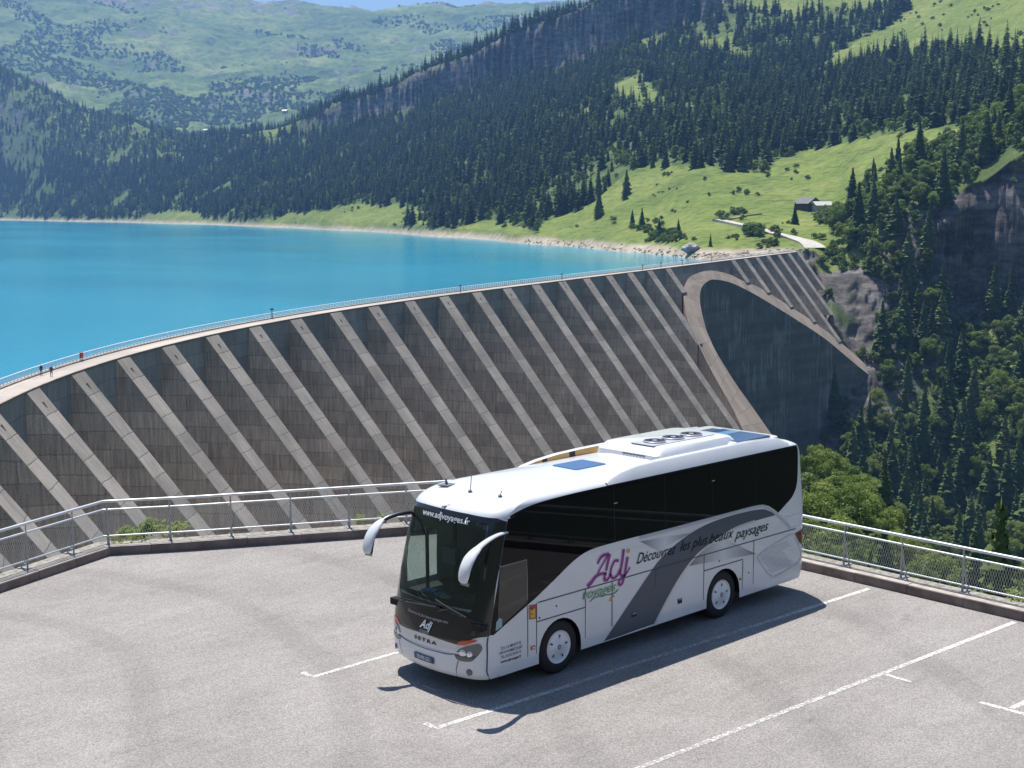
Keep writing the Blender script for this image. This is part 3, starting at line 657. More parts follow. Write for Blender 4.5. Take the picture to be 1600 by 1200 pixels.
# painted markings (thin sheets with worn paint)
pm_ = bpy.data.materials.new('worn_road_paint'); pm_.use_nodes = True; nt = pm_.node_tree; b = nt.nodes['Principled BSDF']; b.inputs['Roughness'].default_value = .8
pos = N(nt, 'ShaderNodeNewGeometry').outputs['Position']
vo = N(nt, 'ShaderNodeTexVoronoi'); vo.inputs['Scale'].default_value = 32; nt.links.new(pos, vo.inputs['Vector']); sv = N(nt, 'ShaderNodeSeparateColor'); nt.links.new(vo.outputs['Color'], sv.inputs[0])
at = N(nt, 'ShaderNodeAttribute', attribute_name='wear'); a1 = N(nt, 'ShaderNodeMath', operation='MULTIPLY_ADD'); nt.links.new(noise_n(nt, pos, 7, 4, .7), a1.inputs[0]); a1.inputs[1].default_value = .6; nt.links.new(sv.outputs[1], a1.inputs[2])
cmp_ = N(nt, 'ShaderNodeMath', operation='GREATER_THAN'); sc_ = N(nt, 'ShaderNodeMath', operation='MULTIPLY'); sc_.inputs[1].default_value = 1.3; nt.links.new(at.outputs['Fac'], sc_.inputs[0]); nt.links.new(a1.outputs[0], cmp_.inputs[0]); nt.links.new(sc_.outputs[0], cmp_.inputs[1])
c = mixc(nt, cmp_.outputs[0], (.31, .288, .27), (.57, .54, .505)); nt.links.new(c, b.inputs['Base Color'])
def marking(a, b2, wd, wear):
    """wear: list along the line 0 fresh .. 1 gone"""
    bm = bmesh.new(); A_ = Vector((*a, .004)); B_ = Vector((*b2, .004)); d = (B_ - A_).normalized(); s = Vector((-d.y, d.x, 0)) * wd / 2; n = 24
    lay = bm.verts.layers.float.new('wear'); row = []
    for i in range(n + 1):
        p = A_.lerp(B_, i / n); wv_ = float(np.interp(i / n, np.linspace(0, 1, len(wear)), wear)); pr = []
        for q in (p + s, p - s): v = bm.verts.new(q); v[lay] = wv_; pr.append(v)
        row.append(pr)
    for i in range(n): bm.faces.new((row[i][0], row[i][1], row[i + 1][1], row[i + 1][0]))
    for f in bm.faces:
        f.normal_update()
        if f.normal.z < 0: f.normal_flip()
    o = build('parking_line', bm, pm_); tag(o, kind='structure'); return o
marking((3.40, 1.66), (-9.0, 2.22), .12, [.5, .45, .75, .8, .8, .7, .45, .3])
marking((5.2, 4.95), (-8.95, 5.69), .12, [.85, .8, .75, .7, .65, .45, .3])
marking((3.40, -1.85), (-9.0, -1.80), .11, [.5, .45, .5])
marking((3.36, 1.33), (3.38, 1.60), .12, [.6, .7]); marking((3.36, -2.2), (3.38, -1.92), .12, [.5, .5])
marking((-4.24, 5.52), (-4.20, 6.05), .1, [.4, .4]); marking((-4.14, 7.42), (-4.16, 8.6), .12, [.4, .4])
marking((-4.24, 7.95), (-9.05, 8.17), .12, [.4, .4])

# ------------------------------------------------------------------ railing fence
print('fence')
galv = mat('galvanised_steel', (.62, .64, .67), .42, metal=.35, noise=(2.0, .12))
galv2 = mat('galvanised_post', (.34, .35, .36), .5, metal=.4, noise=(6, .15))
wirem = mat('mesh_wire', (.6, .62, .6), .5, metal=.3)
PL = offset_line(KL, .42 * SG)     # line of the posts' feet
def fence(i0, i1, anchor, label, ht=1.10, hm=.88, hb=.20):
    f0 = Vector((*PL[i0], .20)); f = empty('railing_fence', f0); tag(f, label, 'fence')
    pts = [Vector((*p, .20)) - f0 for p in PL[i0:i1 + 1]]
    up = Vector((0, 0, 1))
    def outn(a, b2):
        v = (b2 - a).normalized(); return Vector((v.y, -v.x, 0)) * SG
    for nm, h, rad, mt_ in (('top_rail', ht, .036, galv), ('middle_rail', hm, .024, galv), ('bottom_rail', hb, .022, galv)):
        bm = bmesh.new(); pp = []
        for j, p in enumerate(pts): 
            a, b2 = (pts[j - 1], p) if j else (p, pts[1]); pp.append(p + up * h + outn(a, b2) * (0 if nm != 'top_rail' else -.03))
        tube(bm, pp, rad, 10); build(nm, bm, mt_, f, 40)
    bm = bmesh.new(); seg = 0
    for a, b2 in zip(pts[:-1], pts[1:]):
        d = b2 - a; L_ = d.length; e = d.normalized(); lo, hi = hb, hm; hh = hi - lo; pitch = .062; lean = .36 * hh * 1.0
        x = -lean
        while x < L_:
            for sg in (1, -1):
                xa, za, xb, zb_ = (x, lo, x + lean, hi) if sg > 0 else (x + lean, lo, x, hi)
                if xa < 0 or xb < 0 or xa > L_ or xb > L_:
                    t0, t1 = 0, 1
                    ts = sorted([(0 - xa) / (xb - xa), (L_ - xa) / (xb - xa)]); t0 = max(0, ts[0]); t1 = min(1, ts[1])
                    if t1 <= t0: continue
                    xa, xb, za, zb_ = xa + (xb - xa) * t0, xa + (xb - xa) * t1, za + (zb_ - za) * t0, za + (zb_ - za) * t1
                p = a + e * xa + up * za; q = a + e * xb + up * zb_
                off_ = outn(a, b2) * (.003 * sg); r_ = .0032; s_ = e * r_; o_ = outn(a, b2) * r_
                v = [bm.verts.new(z) for z in (p - s_ + off_, p + o_ + off_, p + s_ + off_, q - s_ + off_, q + o_ + off_, q + s_ + off_)]
                bm.faces.new((v[0], v[1], v[4], v[3])); bm.faces.new((v[1], v[2], v[5], v[4])); bm.faces.new((v[2], v[0], v[3], v[5]))
            x += pitch
    build('wire_mesh', bm, wirem, f)
    # posts: two flat legs meeting at the top, small foot brace and base plate
    tot = sum((b2 - a).length for a, b2 in zip(pts[:-1], pts[1:])); pmesh = bmesh.new()
    bar(pmesh, (0, 0, 0), (0, 0, ht - .03), .03, 4, .022, flat=.5); bar(pmesh, (0, .2, 0), (0, .0, hm - .02), .026, 4, .02, flat=.5)
    bar(pmesh, (0, -.02, .12), (0, .22, .1), .018, 6); bar(pmesh, (0, .2, .0), (0, .26, -.05), .035, 6); box(pmesh, (0, .1, .006), (.12, .34, .012))
    me_ = bpy.data.meshes.new('post'); pmesh.to_mesh(me_); pmesh.free(); me_.materials.append(galv2)
    an = Vector((*anchor, .2)) - f0; sa = 0; best = (9e9, 0)
    for a, b2 in zip(pts[:-1], pts[1:]):
        e = (b2 - a).normalized(); t = max(0, min((b2 - a).length, (an - a).dot(e))); dd = (a + e * t - an).length
        if dd < best[0]: best = (dd, sa + t)
        sa += (b2 - a).length
    s0 = best[1] % 1.535
    for j in range(int((tot - s0) / 1.535) + 1):
        s = s0 + j * 1.535; k2 = 0
        while k2 < len(pts) - 2 and s > (pts[k2 + 1] - pts[k2]).length: s -= (pts[k2 + 1] - pts[k2]).length; k2 += 1
        a, b2 = pts[k2], pts[k2 + 1]; e = (b2 - a).normalized(); p = a + e * min(s, (b2 - a).length)
        o = bpy.data.objects.new('post', me_); col.objects.link(o); o.parent = f; o.location = p; on = outn(a, b2); o.rotation_euler = (0, 0, math.atan2(on.y, on.x) - math.pi / 2)
    return f
fence(0, 2, (4.12, -12.38), 'silver railing with diamond mesh rising from the left edge to the bend')
fence(2, 7, (-1.07, -11.66), 'long straight silver mesh railing behind the coach in front of the dam')
fence(7, 11, (-9.62, 2.64), 'silver mesh railing right of the coach above the leafy slope', 1.0, .79, .16)

# ------------------------------------------------------------------ the coach
print('coach')
coach = empty('coach', (0, 0, 0)); tag(coach, 'white touring coach with grey swoosh and purple lettering parked on the asphalt', 'coach')
paint = mat('white_coach_paint', (.70, .715, .74), .25, coat=.5, noise=(1.3, .05))
paint2 = mat('silver_paint', (.55, .56, .57), .3, coat=.5, metal=.2)
glass_black = mat('tinted_side_glass', (.003, .003, .004), .02, spec=.18)
gloss_black = mat('gloss_black_panel', (.015, .014, .014), .12, spec=.5, coat=.3)
black_rub = mat('black_rubber', (.018, .018, .018), .7)
grey_sw = mat('swoosh_grey', (.082, .10, .13), .35, spec=.3)
seam = mat('panel_gap', (.05, .055, .06), .7)
LV = [.34, .38, .46, .6, .75, .9, 1.05, 1.14, 1.25, 1.37, 1.49, 1.58, 1.8, 2.0, 2.2, 2.45, 2.7, 2.95, 3.08, 3.19, 3.25, 3.31, 3.36, 3.40, 3.435, 3.465, 3.49, 3.505]
def XF(z): return float(np.interp(z, [.34, .40, .55, .75, .78, 1.0, 1.3, 1.8, 2.4, 2.9, 3.12, 3.19, 3.25, 3.31, 3.36, 3.40, 3.435, 3.465, 3.49, 3.505], [2.17, 2.215, 2.235, 2.235, 2.215, 2.22, 2.165, 2.065, 1.93, 1.80, 1.735, 1.70, 1.63, 1.52, 1.36, 1.15, .85, .45, 0, -.5]))
def HW(z): return float(np.interp(z, [.34, .37, 2.0, 3.28, 3.34, 3.38, 3.42, 3.455, 3.48, 3.505], [1.262, 1.275, 1.275, 1.21, 1.195, 1.165, 1.10, .98, .78, .45]))
def FX(y, z):
    t = min(abs(y) / HW(z), 1.0); a = float(np.interp(z, [.3, 1.2, 3.2], [.25, .25, .25])); b2 = float(np.interp(z, [.3, 1.2, 3.2], [.14, .15, .2]))
    return XF(z) - a * t * t - b2 * t ** 14
def XR(z): return float(np.interp(z, [.34, .6, 2.0, 3.2, 3.36, 3.44, 3.505], [-7.80, -7.87, -7.86, -7.78, -7.70, -7.55, -7.1]))
HX, HZ0, HZ1 = 1.0, 1.58, 3.08
ysn = sorted(set([round(math.sin(a) , 4) for a in np.linspace(0, math.pi / 2, 18)] ))
bm = bmesh.new(); rings = []
SX = [1.55, 1.2, .82, .3, -.3, -1, -2, -3, -4, -5, -6, -6.8, -7.3]
def outline(z):
    hw_ = HW(z); P = []
    ts = [0, .12, .25, .38, .5, .62, .72, HX / 1.21, .88, .92, .95, .975, .99, 1.0]
    fy = [-t * hw_ for t in ts[::-1]] + [t * hw_ for t in ts[1:]]
    front = [(FX(y, z), y) for y in fy]                       # right side -> left side
    xs = FX(hw_, z)
    left = [(min(x, xs - .02 - .01 * i), hw_) for i, x in enumerate(SX)]
    rc = .22; rear = []
    for a in np.linspace(0, math.pi / 2, 6): rear.append((XR(z) + rc - rc * math.sin(a), hw_ - rc + rc * math.cos(a)))
    rl = rear + [(XR(z) - .03, y * (hw_ - rc)) for y in (.6, .2)]
    return front, left, rl
for z in LV:
    fr, le, rl = outline(z); loop = fr + le + rl + [(x, -y) for x, y in rl[::-1]] + [(x, -y) for x, y in le[::-1]]
    rings.append([bm.verts.new((x, y, z)) for x, y in loop])
n = len(rings[0]); NFR = len(fr)
for i in range(len(LV) - 1):
    for k in range(n):
        a, b2, c2, d2 = rings[i][k], rings[i][(k + 1) % n], rings[i + 1][(k + 1) % n], rings[i + 1][k]
        zc = (LV[i] + LV[i + 1]) / 2; xc = (a.co.x + b2.co.x) / 2; yc = (a.co.y + b2.co.y) / 2
        if HZ0 < zc < HZ1 and xc > 1.2 and abs(yc) < HX and k < NFR - 1: continue       # windscreen opening
        if abs(abs(a.co.y) - HW(LV[i])) < 1e-4 and abs(abs(b2.co.y) - HW(LV[i])) < 1e-4 and zc < 1.49 and -7.3 < xc < 1.55: continue   # lower sides: separate panels with wheel arches
        if yc < -1.1 and 1.58 < zc < 2.45 and .82 - .01 < xc < 1.56: continue                  # door window (right side)
        bm.faces.new((a, b2, c2, d2))
top = bm.faces.new(rings[-1])
# lower side panels
def arc_pts(cx_, rx, rz, z0=.34, cz_=.5, n_=14):
    out = []
    for a in np.linspace(math.pi * 1.0, 0, n_):
        out.append((cx_ + rx * math.cos(a), cz_ + rz * math.sin(a)))
    return [(cx_ - rx, z0)] + out + [(cx_ + rx, z0)]
WBASE = 4.872
low = arc_pts(-WBASE, .56, .575) ; low2 = arc_pts(0.02, .56, .575)
prof = [(-7.3, 1.49), (-7.3, .34)] + low + low2 + [(1.55, .34), (1.55, 1.49)]
for sgn in (1, -1):
    fill(bm, prof, lambda x, z: (x, sgn * 1.275, z))
bmesh.ops.remove_doubles(bm, verts=bm.verts, dist=.0008)
bmesh.ops.recalc_face_normals(bm, faces=bm.faces)
bodyo = build('body', bm, paint, coach, 32)

def sideY(x, z, sg=1):   # body surface on the side (follows the rear corner rounding)
    hw_ = HW(z); y = hw_; rc = .22; xr = XR(z) + rc
    if x < xr:
        t = min((xr - x) / rc, 1.0); y = hw_ - rc + rc * math.sqrt(max(0, 1 - t * t))
    xf = FX(hw_, z)
    if x > xf - .02:
        lo_, hi_ = 0.0, hw_
        for _ in range(24):
            mid_ = (lo_ + hi_) / 2
            if FX(mid_, z) > x: lo_ = mid_
            else: hi_ = mid_
        y = min(y, lo_)
    return sg * y
def patch(name, polys, mt_, mp, parent=coach, us=(), vs_=(), smooth=30):
    """2D polygons draped on the body by mp(u,v)"""
    bm = bmesh.new()
    for P in polys:
        fill(bm, P, lambda a, b_: (a, b_, 0))
    for a in us: bmesh.ops.bisect_plane(bm, geom=bm.verts[:] + bm.edges[:] + bm.faces[:], plane_co=(a, 0, 0), plane_no=(1, 0, 0))
    for a in vs_: bmesh.ops.bisect_plane(bm, geom=bm.verts[:] + bm.edges[:] + bm.faces[:], plane_co=(0, a, 0), plane_no=(0, 1, 0))
    for v in bm.verts: v.co = mp(v.co.x, v.co.y)
    bmesh.ops.recalc_face_normals(bm, faces=bm.faces)
    return build(name, bm, mt_, parent, smooth)
def smap(e, sg=1): return lambda x, z: Vector((x, sideY(x, z, sg) + sg * e, z))
def fmap(e):
    def f(y, z):
        h = .004; s = 1 if y >= 0 else -1; dy = (FX(y, z) - FX(y - s * h, z)) / (s * h); dz = (FX(y, z + h) - FX(y, z - h)) / (2 * h)
        n = Vector((1, -dy, -dz)).normalized(); return Vector((FX(y, z), y, z)) + n * e
    return f
ZC = [2.0, 2.5, 2.95, 3.19, 3.28, 3.34]; XCs = [1.5, 1.35, 1.2, 1.05, .9, .6, -7.3, -7.45, -7.55, -7.62, -7.66, -7.7, -7.75, -7.8]
def smooth2(P, n_=5):
    P = np.array(P, float); out = []
    for i in range(len(P) - 1):
        p0, p1, p2, p3 = P[max(i - 1, 0)], P[i], P[i + 1], P[min(i + 2, len(P) - 1)]
        for f in np.linspace(0, 1, n_, endpoint=False): out.append(tuple(.5 * ((2 * p1) + (-p0 + p2) * f + (2 * p0 - 5 * p1 + 4 * p2 - p3) * f * f + (-p0 + 3 * p1 - 3 * p2 + p3) * f ** 3)))
    return out + [tuple(P[-1])]
# side glazing band: long black glass with curved ends
for sg in (1, -1):
    topc = smooth2([(1.40, 3.13), (1.05, 3.235), (.6, 3.305), (-.1, 3.34), (-1, 3.35), (-3, 3.35), (-5.5, 3.355), (-7.56, 3.355)], 4)
    rear_ = smooth2([(-7.56, 3.355), (-7.555, 2.95), (-7.5, 2.5), (-7.33, 2.25), (-7.04, 2.09), (-6.78, 1.96)], 5)
    bot = smooth2([(-6.78, 1.96), (-6.56, 2.1), (-6.33, 2.2), (-5.95, 2.25), (-4.8, 2.25), (-3, 2.24), (-1.5, 2.24), (-.76, 2.21), (-.29, 2.07), (.16, 1.84), (.67, 1.585), (.80, 1.53), (1.70, 1.135)], 4)
    fe = [(FX(HW(z), z), z) for z in (1.15, 1.3, 1.5, 1.8, 2.1, 2.4, 2.7, 2.95, 3.1)]
    topc[0] = (FX(HW(3.14), 3.14), 3.14); bot_last = (FX(HW(1.12), 1.12), 1.125)
    if sg == 1: patch('side_window', [topc + rear_[1:] + bot[1:] + fe], glass_black, smap(.004, sg), us=XCs + [1.6, 1.65, 1.7, 1.75], vs_=ZC + [1.3, 1.5, 1.7])
    else:
        # right side: leave the door window open, with its own clear pane
        band = topc + rear_[1:] + smooth2([(-6.78, 1.96), (-6.56, 2.1), (-6.33, 2.2), (-5.95, 2.25), (-3, 2.24), (-1.5, 2.24), (-.5, 2.24), (.78, 2.24)], 3)[1:] + [(.78, 2.47), (1.58, 2.47), (1.56, 2.6), (1.5, 2.9)]
        patch('side_window', [band], glass_black, smap(.004, sg), us=XCs, vs_=ZC)
# clear glass
def clearglass(name, tint, refl=1.0):
    m = bpy.data.materials.new(name); m.use_nodes = True; nt = m.node_tree; nt.nodes.clear(); out = N(nt, 'ShaderNodeOutputMaterial')
    tr = N(nt, 'ShaderNodeBsdfTransparent'); tr.inputs[0].default_value = (*tint, 1); gl = N(nt, 'ShaderNodeBsdfGlossy'); gl.inputs['Roughness'].default_value = .02
    gg = N(nt, 'ShaderNodeNewGeometry'); dt = N(nt, 'ShaderNodeVectorMath', operation='DOT_PRODUCT'); nt.links.new(gg.outputs['Normal'], dt.inputs[0]); nt.links.new(gg.outputs['Incoming'], dt.inputs[1])
    ab = N(nt, 'ShaderNodeMath', operation='ABSOLUTE'); nt.links.new(dt.outputs['Value'], ab.inputs[0]); om = N(nt, 'ShaderNodeMath', operation='SUBTRACT'); om.inputs[0].default_value = 1; nt.links.new(ab.outputs[0], om.inputs[1])
    pw = N(nt, 'ShaderNodeMath', operation='POWER'); pw.inputs[1].default_value = 5; nt.links.new(om.outputs[0], pw.inputs[0]); ml = N(nt, 'ShaderNodeMath', operation='MULTIPLY_ADD'); ml.inputs[1].default_value = .9; ml.inputs[2].default_value = .045 * refl; nt.links.new(pw.outputs[0], ml.inputs[0])
    mx = N(nt, 'ShaderNodeMixShader'); nt.links.new(ml.outputs[0], mx.inputs[0]); nt.links.new(tr.outputs[0], mx.inputs[1]); nt.links.new(gl.outputs[0], mx.inputs[2]); nt.links.new(mx.outputs[0], out.inputs[0])
    return m
ws_glass = clearglass('windscreen_glass', (.42, .50, .49), 2.0)
FY = [round(v, 3) for v in np.arange(-1.2, 1.21, .1)] + [1.14, 1.17, -1.14, -1.17, 1.19, 1.215, 1.235, 1.25, 1.262, -1.19, -1.215, -1.235, -1.25, -1.262]; FZ = [round(v, 2) for v in np.arange(1.0, 3.2, .15)]
wsp = smooth2([(-1.10, 3.17), (-.6, 3.19), (0, 3.2), (.6, 3.19), (1.10, 3.17)], 4)
wtop = [(-1.0, 3.12), (-.93, 3.15), (.93, 3.15), (1.0, 3.12)]
glass_poly = [(-1.03, 1.60), (-1.03, 3.02), (-.98, 3.08), (.98, 3.08), (1.03, 3.02), (1.03, 1.60), (.95, 1.53), (.5, 1.56), (0, 1.57), (-.5, 1.56), (-.95, 1.53)]
wsg = patch('windscreen', [glass_poly], ws_glass, fmap(.012), us=FY, vs_=FZ)
# black surround: four strips around the opening, wrapping to the corners
E1 = 1.175
patch('windscreen_surround', [
    [(-1.03, 3.02), (-.98, 3.08), (.98, 3.08), (1.03, 3.02), (1.03, 1.60), (HW(1.6) - .002, 1.60), (HW(2.4) - .002, 2.4), (HW(3.1) - .002, 3.10), (1.12, 3.165), (.6, 3.19), (0, 3.197), (-.6, 3.19), (-1.12, 3.165), (-HW(3.1) + .002, 3.10), (-HW(2.4) + .002, 2.4), (-HW(1.6) + .002, 1.60), (-1.03, 1.60)],
    [(-1.273, 1.60), (-1.273, 1.36), (-1.215, 1.36), (-.9, 1.44), (-.5, 1.49), (0, 1.505), (.5, 1.49), (.9, 1.43), (1.215, 1.36), (1.273, 1.36), (1.273, 1.60), (1.03, 1.60), (.95, 1.53), (.5, 1.56), (0, 1.57), (-.5, 1.56), (-.95, 1.53), (-1.03, 1.60)]],
    gloss_black, fmap(.010), us=FY, vs_=FZ)
# black mask below the windscreen down to the bumper
mask = smooth2([(-1.25, 1.13), (-1.1, 1.10), (-.84, .965), (-.5, .975), (0, 1.0), (.5, .975), (.82, .955), (1.1, 1.10), (1.25, 1.13)], 4)
patch('front_mask', [mask + [(1.273, 1.13), (1.273, 1.355), (1.215, 1.355), (.9, 1.425), (.5, 1.483), (0, 1.498), (-.5, 1.483), (-.9, 1.435), (-1.215, 1.355), (-1.273, 1.355), (-1.273, 1.13)]], mat('mask_black', (.012, .010, .010), .28, coat=.3), fmap(.006), us=FY, vs_=FZ)
# light strips, head lamps, bumper details (mirrored pairs)
orange = mat('indicator_red', (.6, .07, .03), .25, coat=.5); lampd = mat('lamp_housing', (.10, .10, .105), .15, coat=.8); lens = mat('lamp_reflector', (.75, .76, .78), .12, metal=.6)
for sg in (1, -1):
    patch('indicator', [[(sg * a, b2) for a, b2 in [(.795, .985), (.83, .945), (.95, .965), (1.13, 1.045), (1.15, 1.075), (1.1, 1.075), (.9, 1.035)]]], orange, fmap(.014), us=FY, vs_=[1.0])
    hl = patch('headlamp', [[(sg * a, b2) for a, b2 in smooth2([(.74, .765), (.8, .85), (.9, .915), (1.08, .985), (1.18, 1.005), (1.215, .94), (1.19, .85), (1.10, .71), (1.0, .675), (.86, .67), (.78, .70), (.74, .765)], 3)[:-1]]], lampd, fmap(.012), us=FY, vs_=[.8, .9])
    bm = bmesh.new()
    for (yy, zz_, rr_s) in ((.9, .80, .075), (1.04, .80, .065)):
        x = FX(sg * yy, zz_) + .008; nrm = Vector((1, sg * (.35 if yy < 1 else .75), 0)).normalized()
        r_ = bmesh.ops.create_uvsphere(bm, u_segments=16, v_segments=10, radius=rr_s); bmesh.ops.transform(bm, verts=r_['verts'], matrix=Matrix.Translation((x, sg * yy, zz_)) @ nrm.to_track_quat('Z', 'Y').to_matrix().to_4x4() @ Matrix.Diagonal((1, 1, .28, 1)))
    build('lens', bm, lens, hl, 60)
    bm = bmesh.new(); x = FX(sg * 1.03, .48); nrm = Vector((1, sg * .6, 0)).normalized(); M = Matrix.Translation((x + .006, sg * 1.03, .48)) @ nrm.to_track_quat('Y', 'Z').to_matrix().to_4x4()
    lathe(bm, [(.0, .012), (.04, .014), (.055, .01), (.06, 0)], 20, M); build('fog_lamp', bm, lampd, coach, 50)
# chrome-like nose panel between the lamps, bumper joint lines
patch('nose_panel', [smooth2([(-.84, .955), (-.5, .965), (0, .99), (.5, .965), (.82, .945)], 4) + [(.73, .765), (.6, .745), (0, .735), (-.6, .745), (-.73, .765)]], mat('nose_silver', (.62, .62, .61), .3, coat=.4, metal=.15), fmap(.009), us=FY, vs_=[.8, .9])
def strip_poly(L, wd):
    out = []; L = [Vector(p) for p in L]; a_, b_ = [], []
    for i, p in enumerate(L):
        d = (L[min(i + 1, len(L) - 1)] - L[max(i - 1, 0)]).normalized(); s = Vector((-d.y, d.x)) * wd / 2; a_.append(tuple(p + s)); b_.append(tuple(p - s))
    for i in range(len(L) - 1): out.append([a_[i], a_[i + 1], b_[i + 1], b_[i]])
    return out
jl = []
for sg in (1, -1): jl += strip_poly([(sg * .82, .66), (sg * .77, .5), (sg * .74, .35)], .012) + strip_poly([(sg * 1.262, 1.12), (sg * 1.262, .35)], .012)
jl += strip_poly([(-.73, .762), (-.6, .742), (0, .732), (.6, .742), (.73, .762)], .014)
patch('bumper_joint', jl, seam, fmap(.0105), us=FY, vs_=[.5, .8, 1.0])

# text
def text_mesh(s, size, shear=0, bold=0, sx=1.0, align='CENTER'):
    cu = bpy.data.curves.new('t', 'FONT'); cu.body = s; cu.size = size; cu.shear = shear; cu.offset = bold; cu.align_x = align; cu.align_y = 'CENTER'; cu.resolution_u = 3
    o = bpy.data.objects.new('t', cu); col.objects.link(o); dg = bpy.context.evaluated_depsgraph_get(); dg.update()
    me_ = bpy.data.meshes.new_from_object(o.evaluated_get(dg)); bpy.data.objects.remove(o); bpy.data.curves.remove(cu)
    bm = bmesh.new(); bm.from_mesh(me_); bpy.data.meshes.remove(me_)
    for v in bm.verts: v.co.x *= sx
    return bm
def draped_text(name, s, size, mt_, place, mp, parent=coach, **kw):
    """place: function (tx,ty)->(u,v)"""
    fit = kw.pop('fit', None); bm = text_mesh(s, size, **kw)
    if fit:
        xa = min(v.co.x for v in bm.verts); xb = max(v.co.x for v in bm.verts)
        for v in bm.verts: v.co.x = ((v.co.x - xa) / (xb - xa) - .5) * fit
    for v in bm.verts:
        u, vv = place(v.co.x, v.co.y); v.co = mp(u, vv)
    bmesh.ops.recalc_face_normals(bm, faces=bm.faces)
    return build(name, bm, mt_, parent)
txt_w = mat('white_lettering', (.8, .82, .85), .4); txt_k = mat('black_lettering', (.006, .006, .009), .5, spec=.2)
draped_text('web_address', 'www.adjvoyages.fr', .155, txt_w, lambda a, b2: (.06 + a * 1.0, 3.075 + b2 - .02 * (a / .7) ** 2), fmap(.038), bold=.003, sx=1.06)
draped_text('maker_lettering', 'S E T R A', .085, mat('chrome_dark', (.05, .045, .045), .25, metal=.5), lambda a, b2: (.02 + a, .875 + b2), fmap(.022), bold=.004, sx=1.75)
draped_text('tagline', 'D\u00e9couvrez les plus beaux paysages avec', .075, mat('pale_lettering', (.5, .48, .46), .5), lambda a, b2: (0 + a, 1.30 + b2), fmap(.022), shear=.4, sx=.92)
draped_text('front_logo', 'Adj', .21, txt_w, lambda a, b2: (.02 + a, 1.155 + b2), fmap(.022), shear=.45, bold=.006, sx=.95)
draped_text('front_logo_word', 'voyages', .1, mat('grey_lettering', (.4, .4, .4), .5), lambda a, b2: (.0 + a, 1.04 + b2), fmap(.022), shear=.45, sx=.85)
pl = patch('number_plate', [[(-.27, .49), (.27, .49), (.27, .605), (-.27, .605)]], mat('plate_blue', (.015, .03, .12), .4), fmap(.02), us=[-.1, .1])
patch('plate_face', [[(-.225, .497), (.225, .497), (.225, .598), (-.225, .598)]], mat('plate_dark', (.09, .11, .16), .4), fmap(.0225), pl, us=[-.1, .1])
draped_text('plate_number', 'FB 995 GG', .095, mat('plate_char', (.6, .64, .7), .4), lambda a, b2: (a, .548 + b2), fmap(.025), pl, sx=.8, bold=.002)

# side graphics (left side facing the camera; the plain parts on both)
S_ = smap
swoL = smooth2([(-1.15, .345), (-1.37, .52), (-1.96, 1.0), (-2.52, 1.45), (-2.85, 1.68), (-3.44, 1.93), (-4.04, 2.08), (-4.72, 2.155), (-5.65, 2.165), (-6.2, 2.13), (-6.45, 2.05), (-6.70, 1.935)], 5)
swoR = smooth2([(-6.70, 1.925), (-5.9, 1.92), (-5.2, 1.88), (-4.72, 1.77), (-4.23, 1.64), (-3.88, 1.5), (-3.45, 1.21), (-3.03, .81), (-2.6, .345)], 5)
def gradmat(name, lo, hi, xa, xb, xc):
    m = bpy.data.materials.new(name); m.use_nodes = True; nt = m.node_tree; b = nt.nodes['Principled BSDF']; b.inputs['Roughness'].default_value = .3; b.inputs['Coat Weight'].default_value = .3
    t = N(nt, 'ShaderNodeTexCoord'); sp = N(nt, 'ShaderNodeSeparateXYZ'); nt.links.new(t.outputs['Object'], sp.inputs[0]); mr = N(nt, 'ShaderNodeMapRange'); mr.inputs[1].default_value = xa; mr.inputs[2].default_value = xc; nt.links.new(sp.outputs[0], mr.inputs[0])
    p = (xb - xa) / (xc - xa); r = ramp(nt, mr.outputs[0], [(0, lo), (p, hi), (1, lo)]); nt.links.new(r.outputs[0], b.inputs['Base Color']); return m
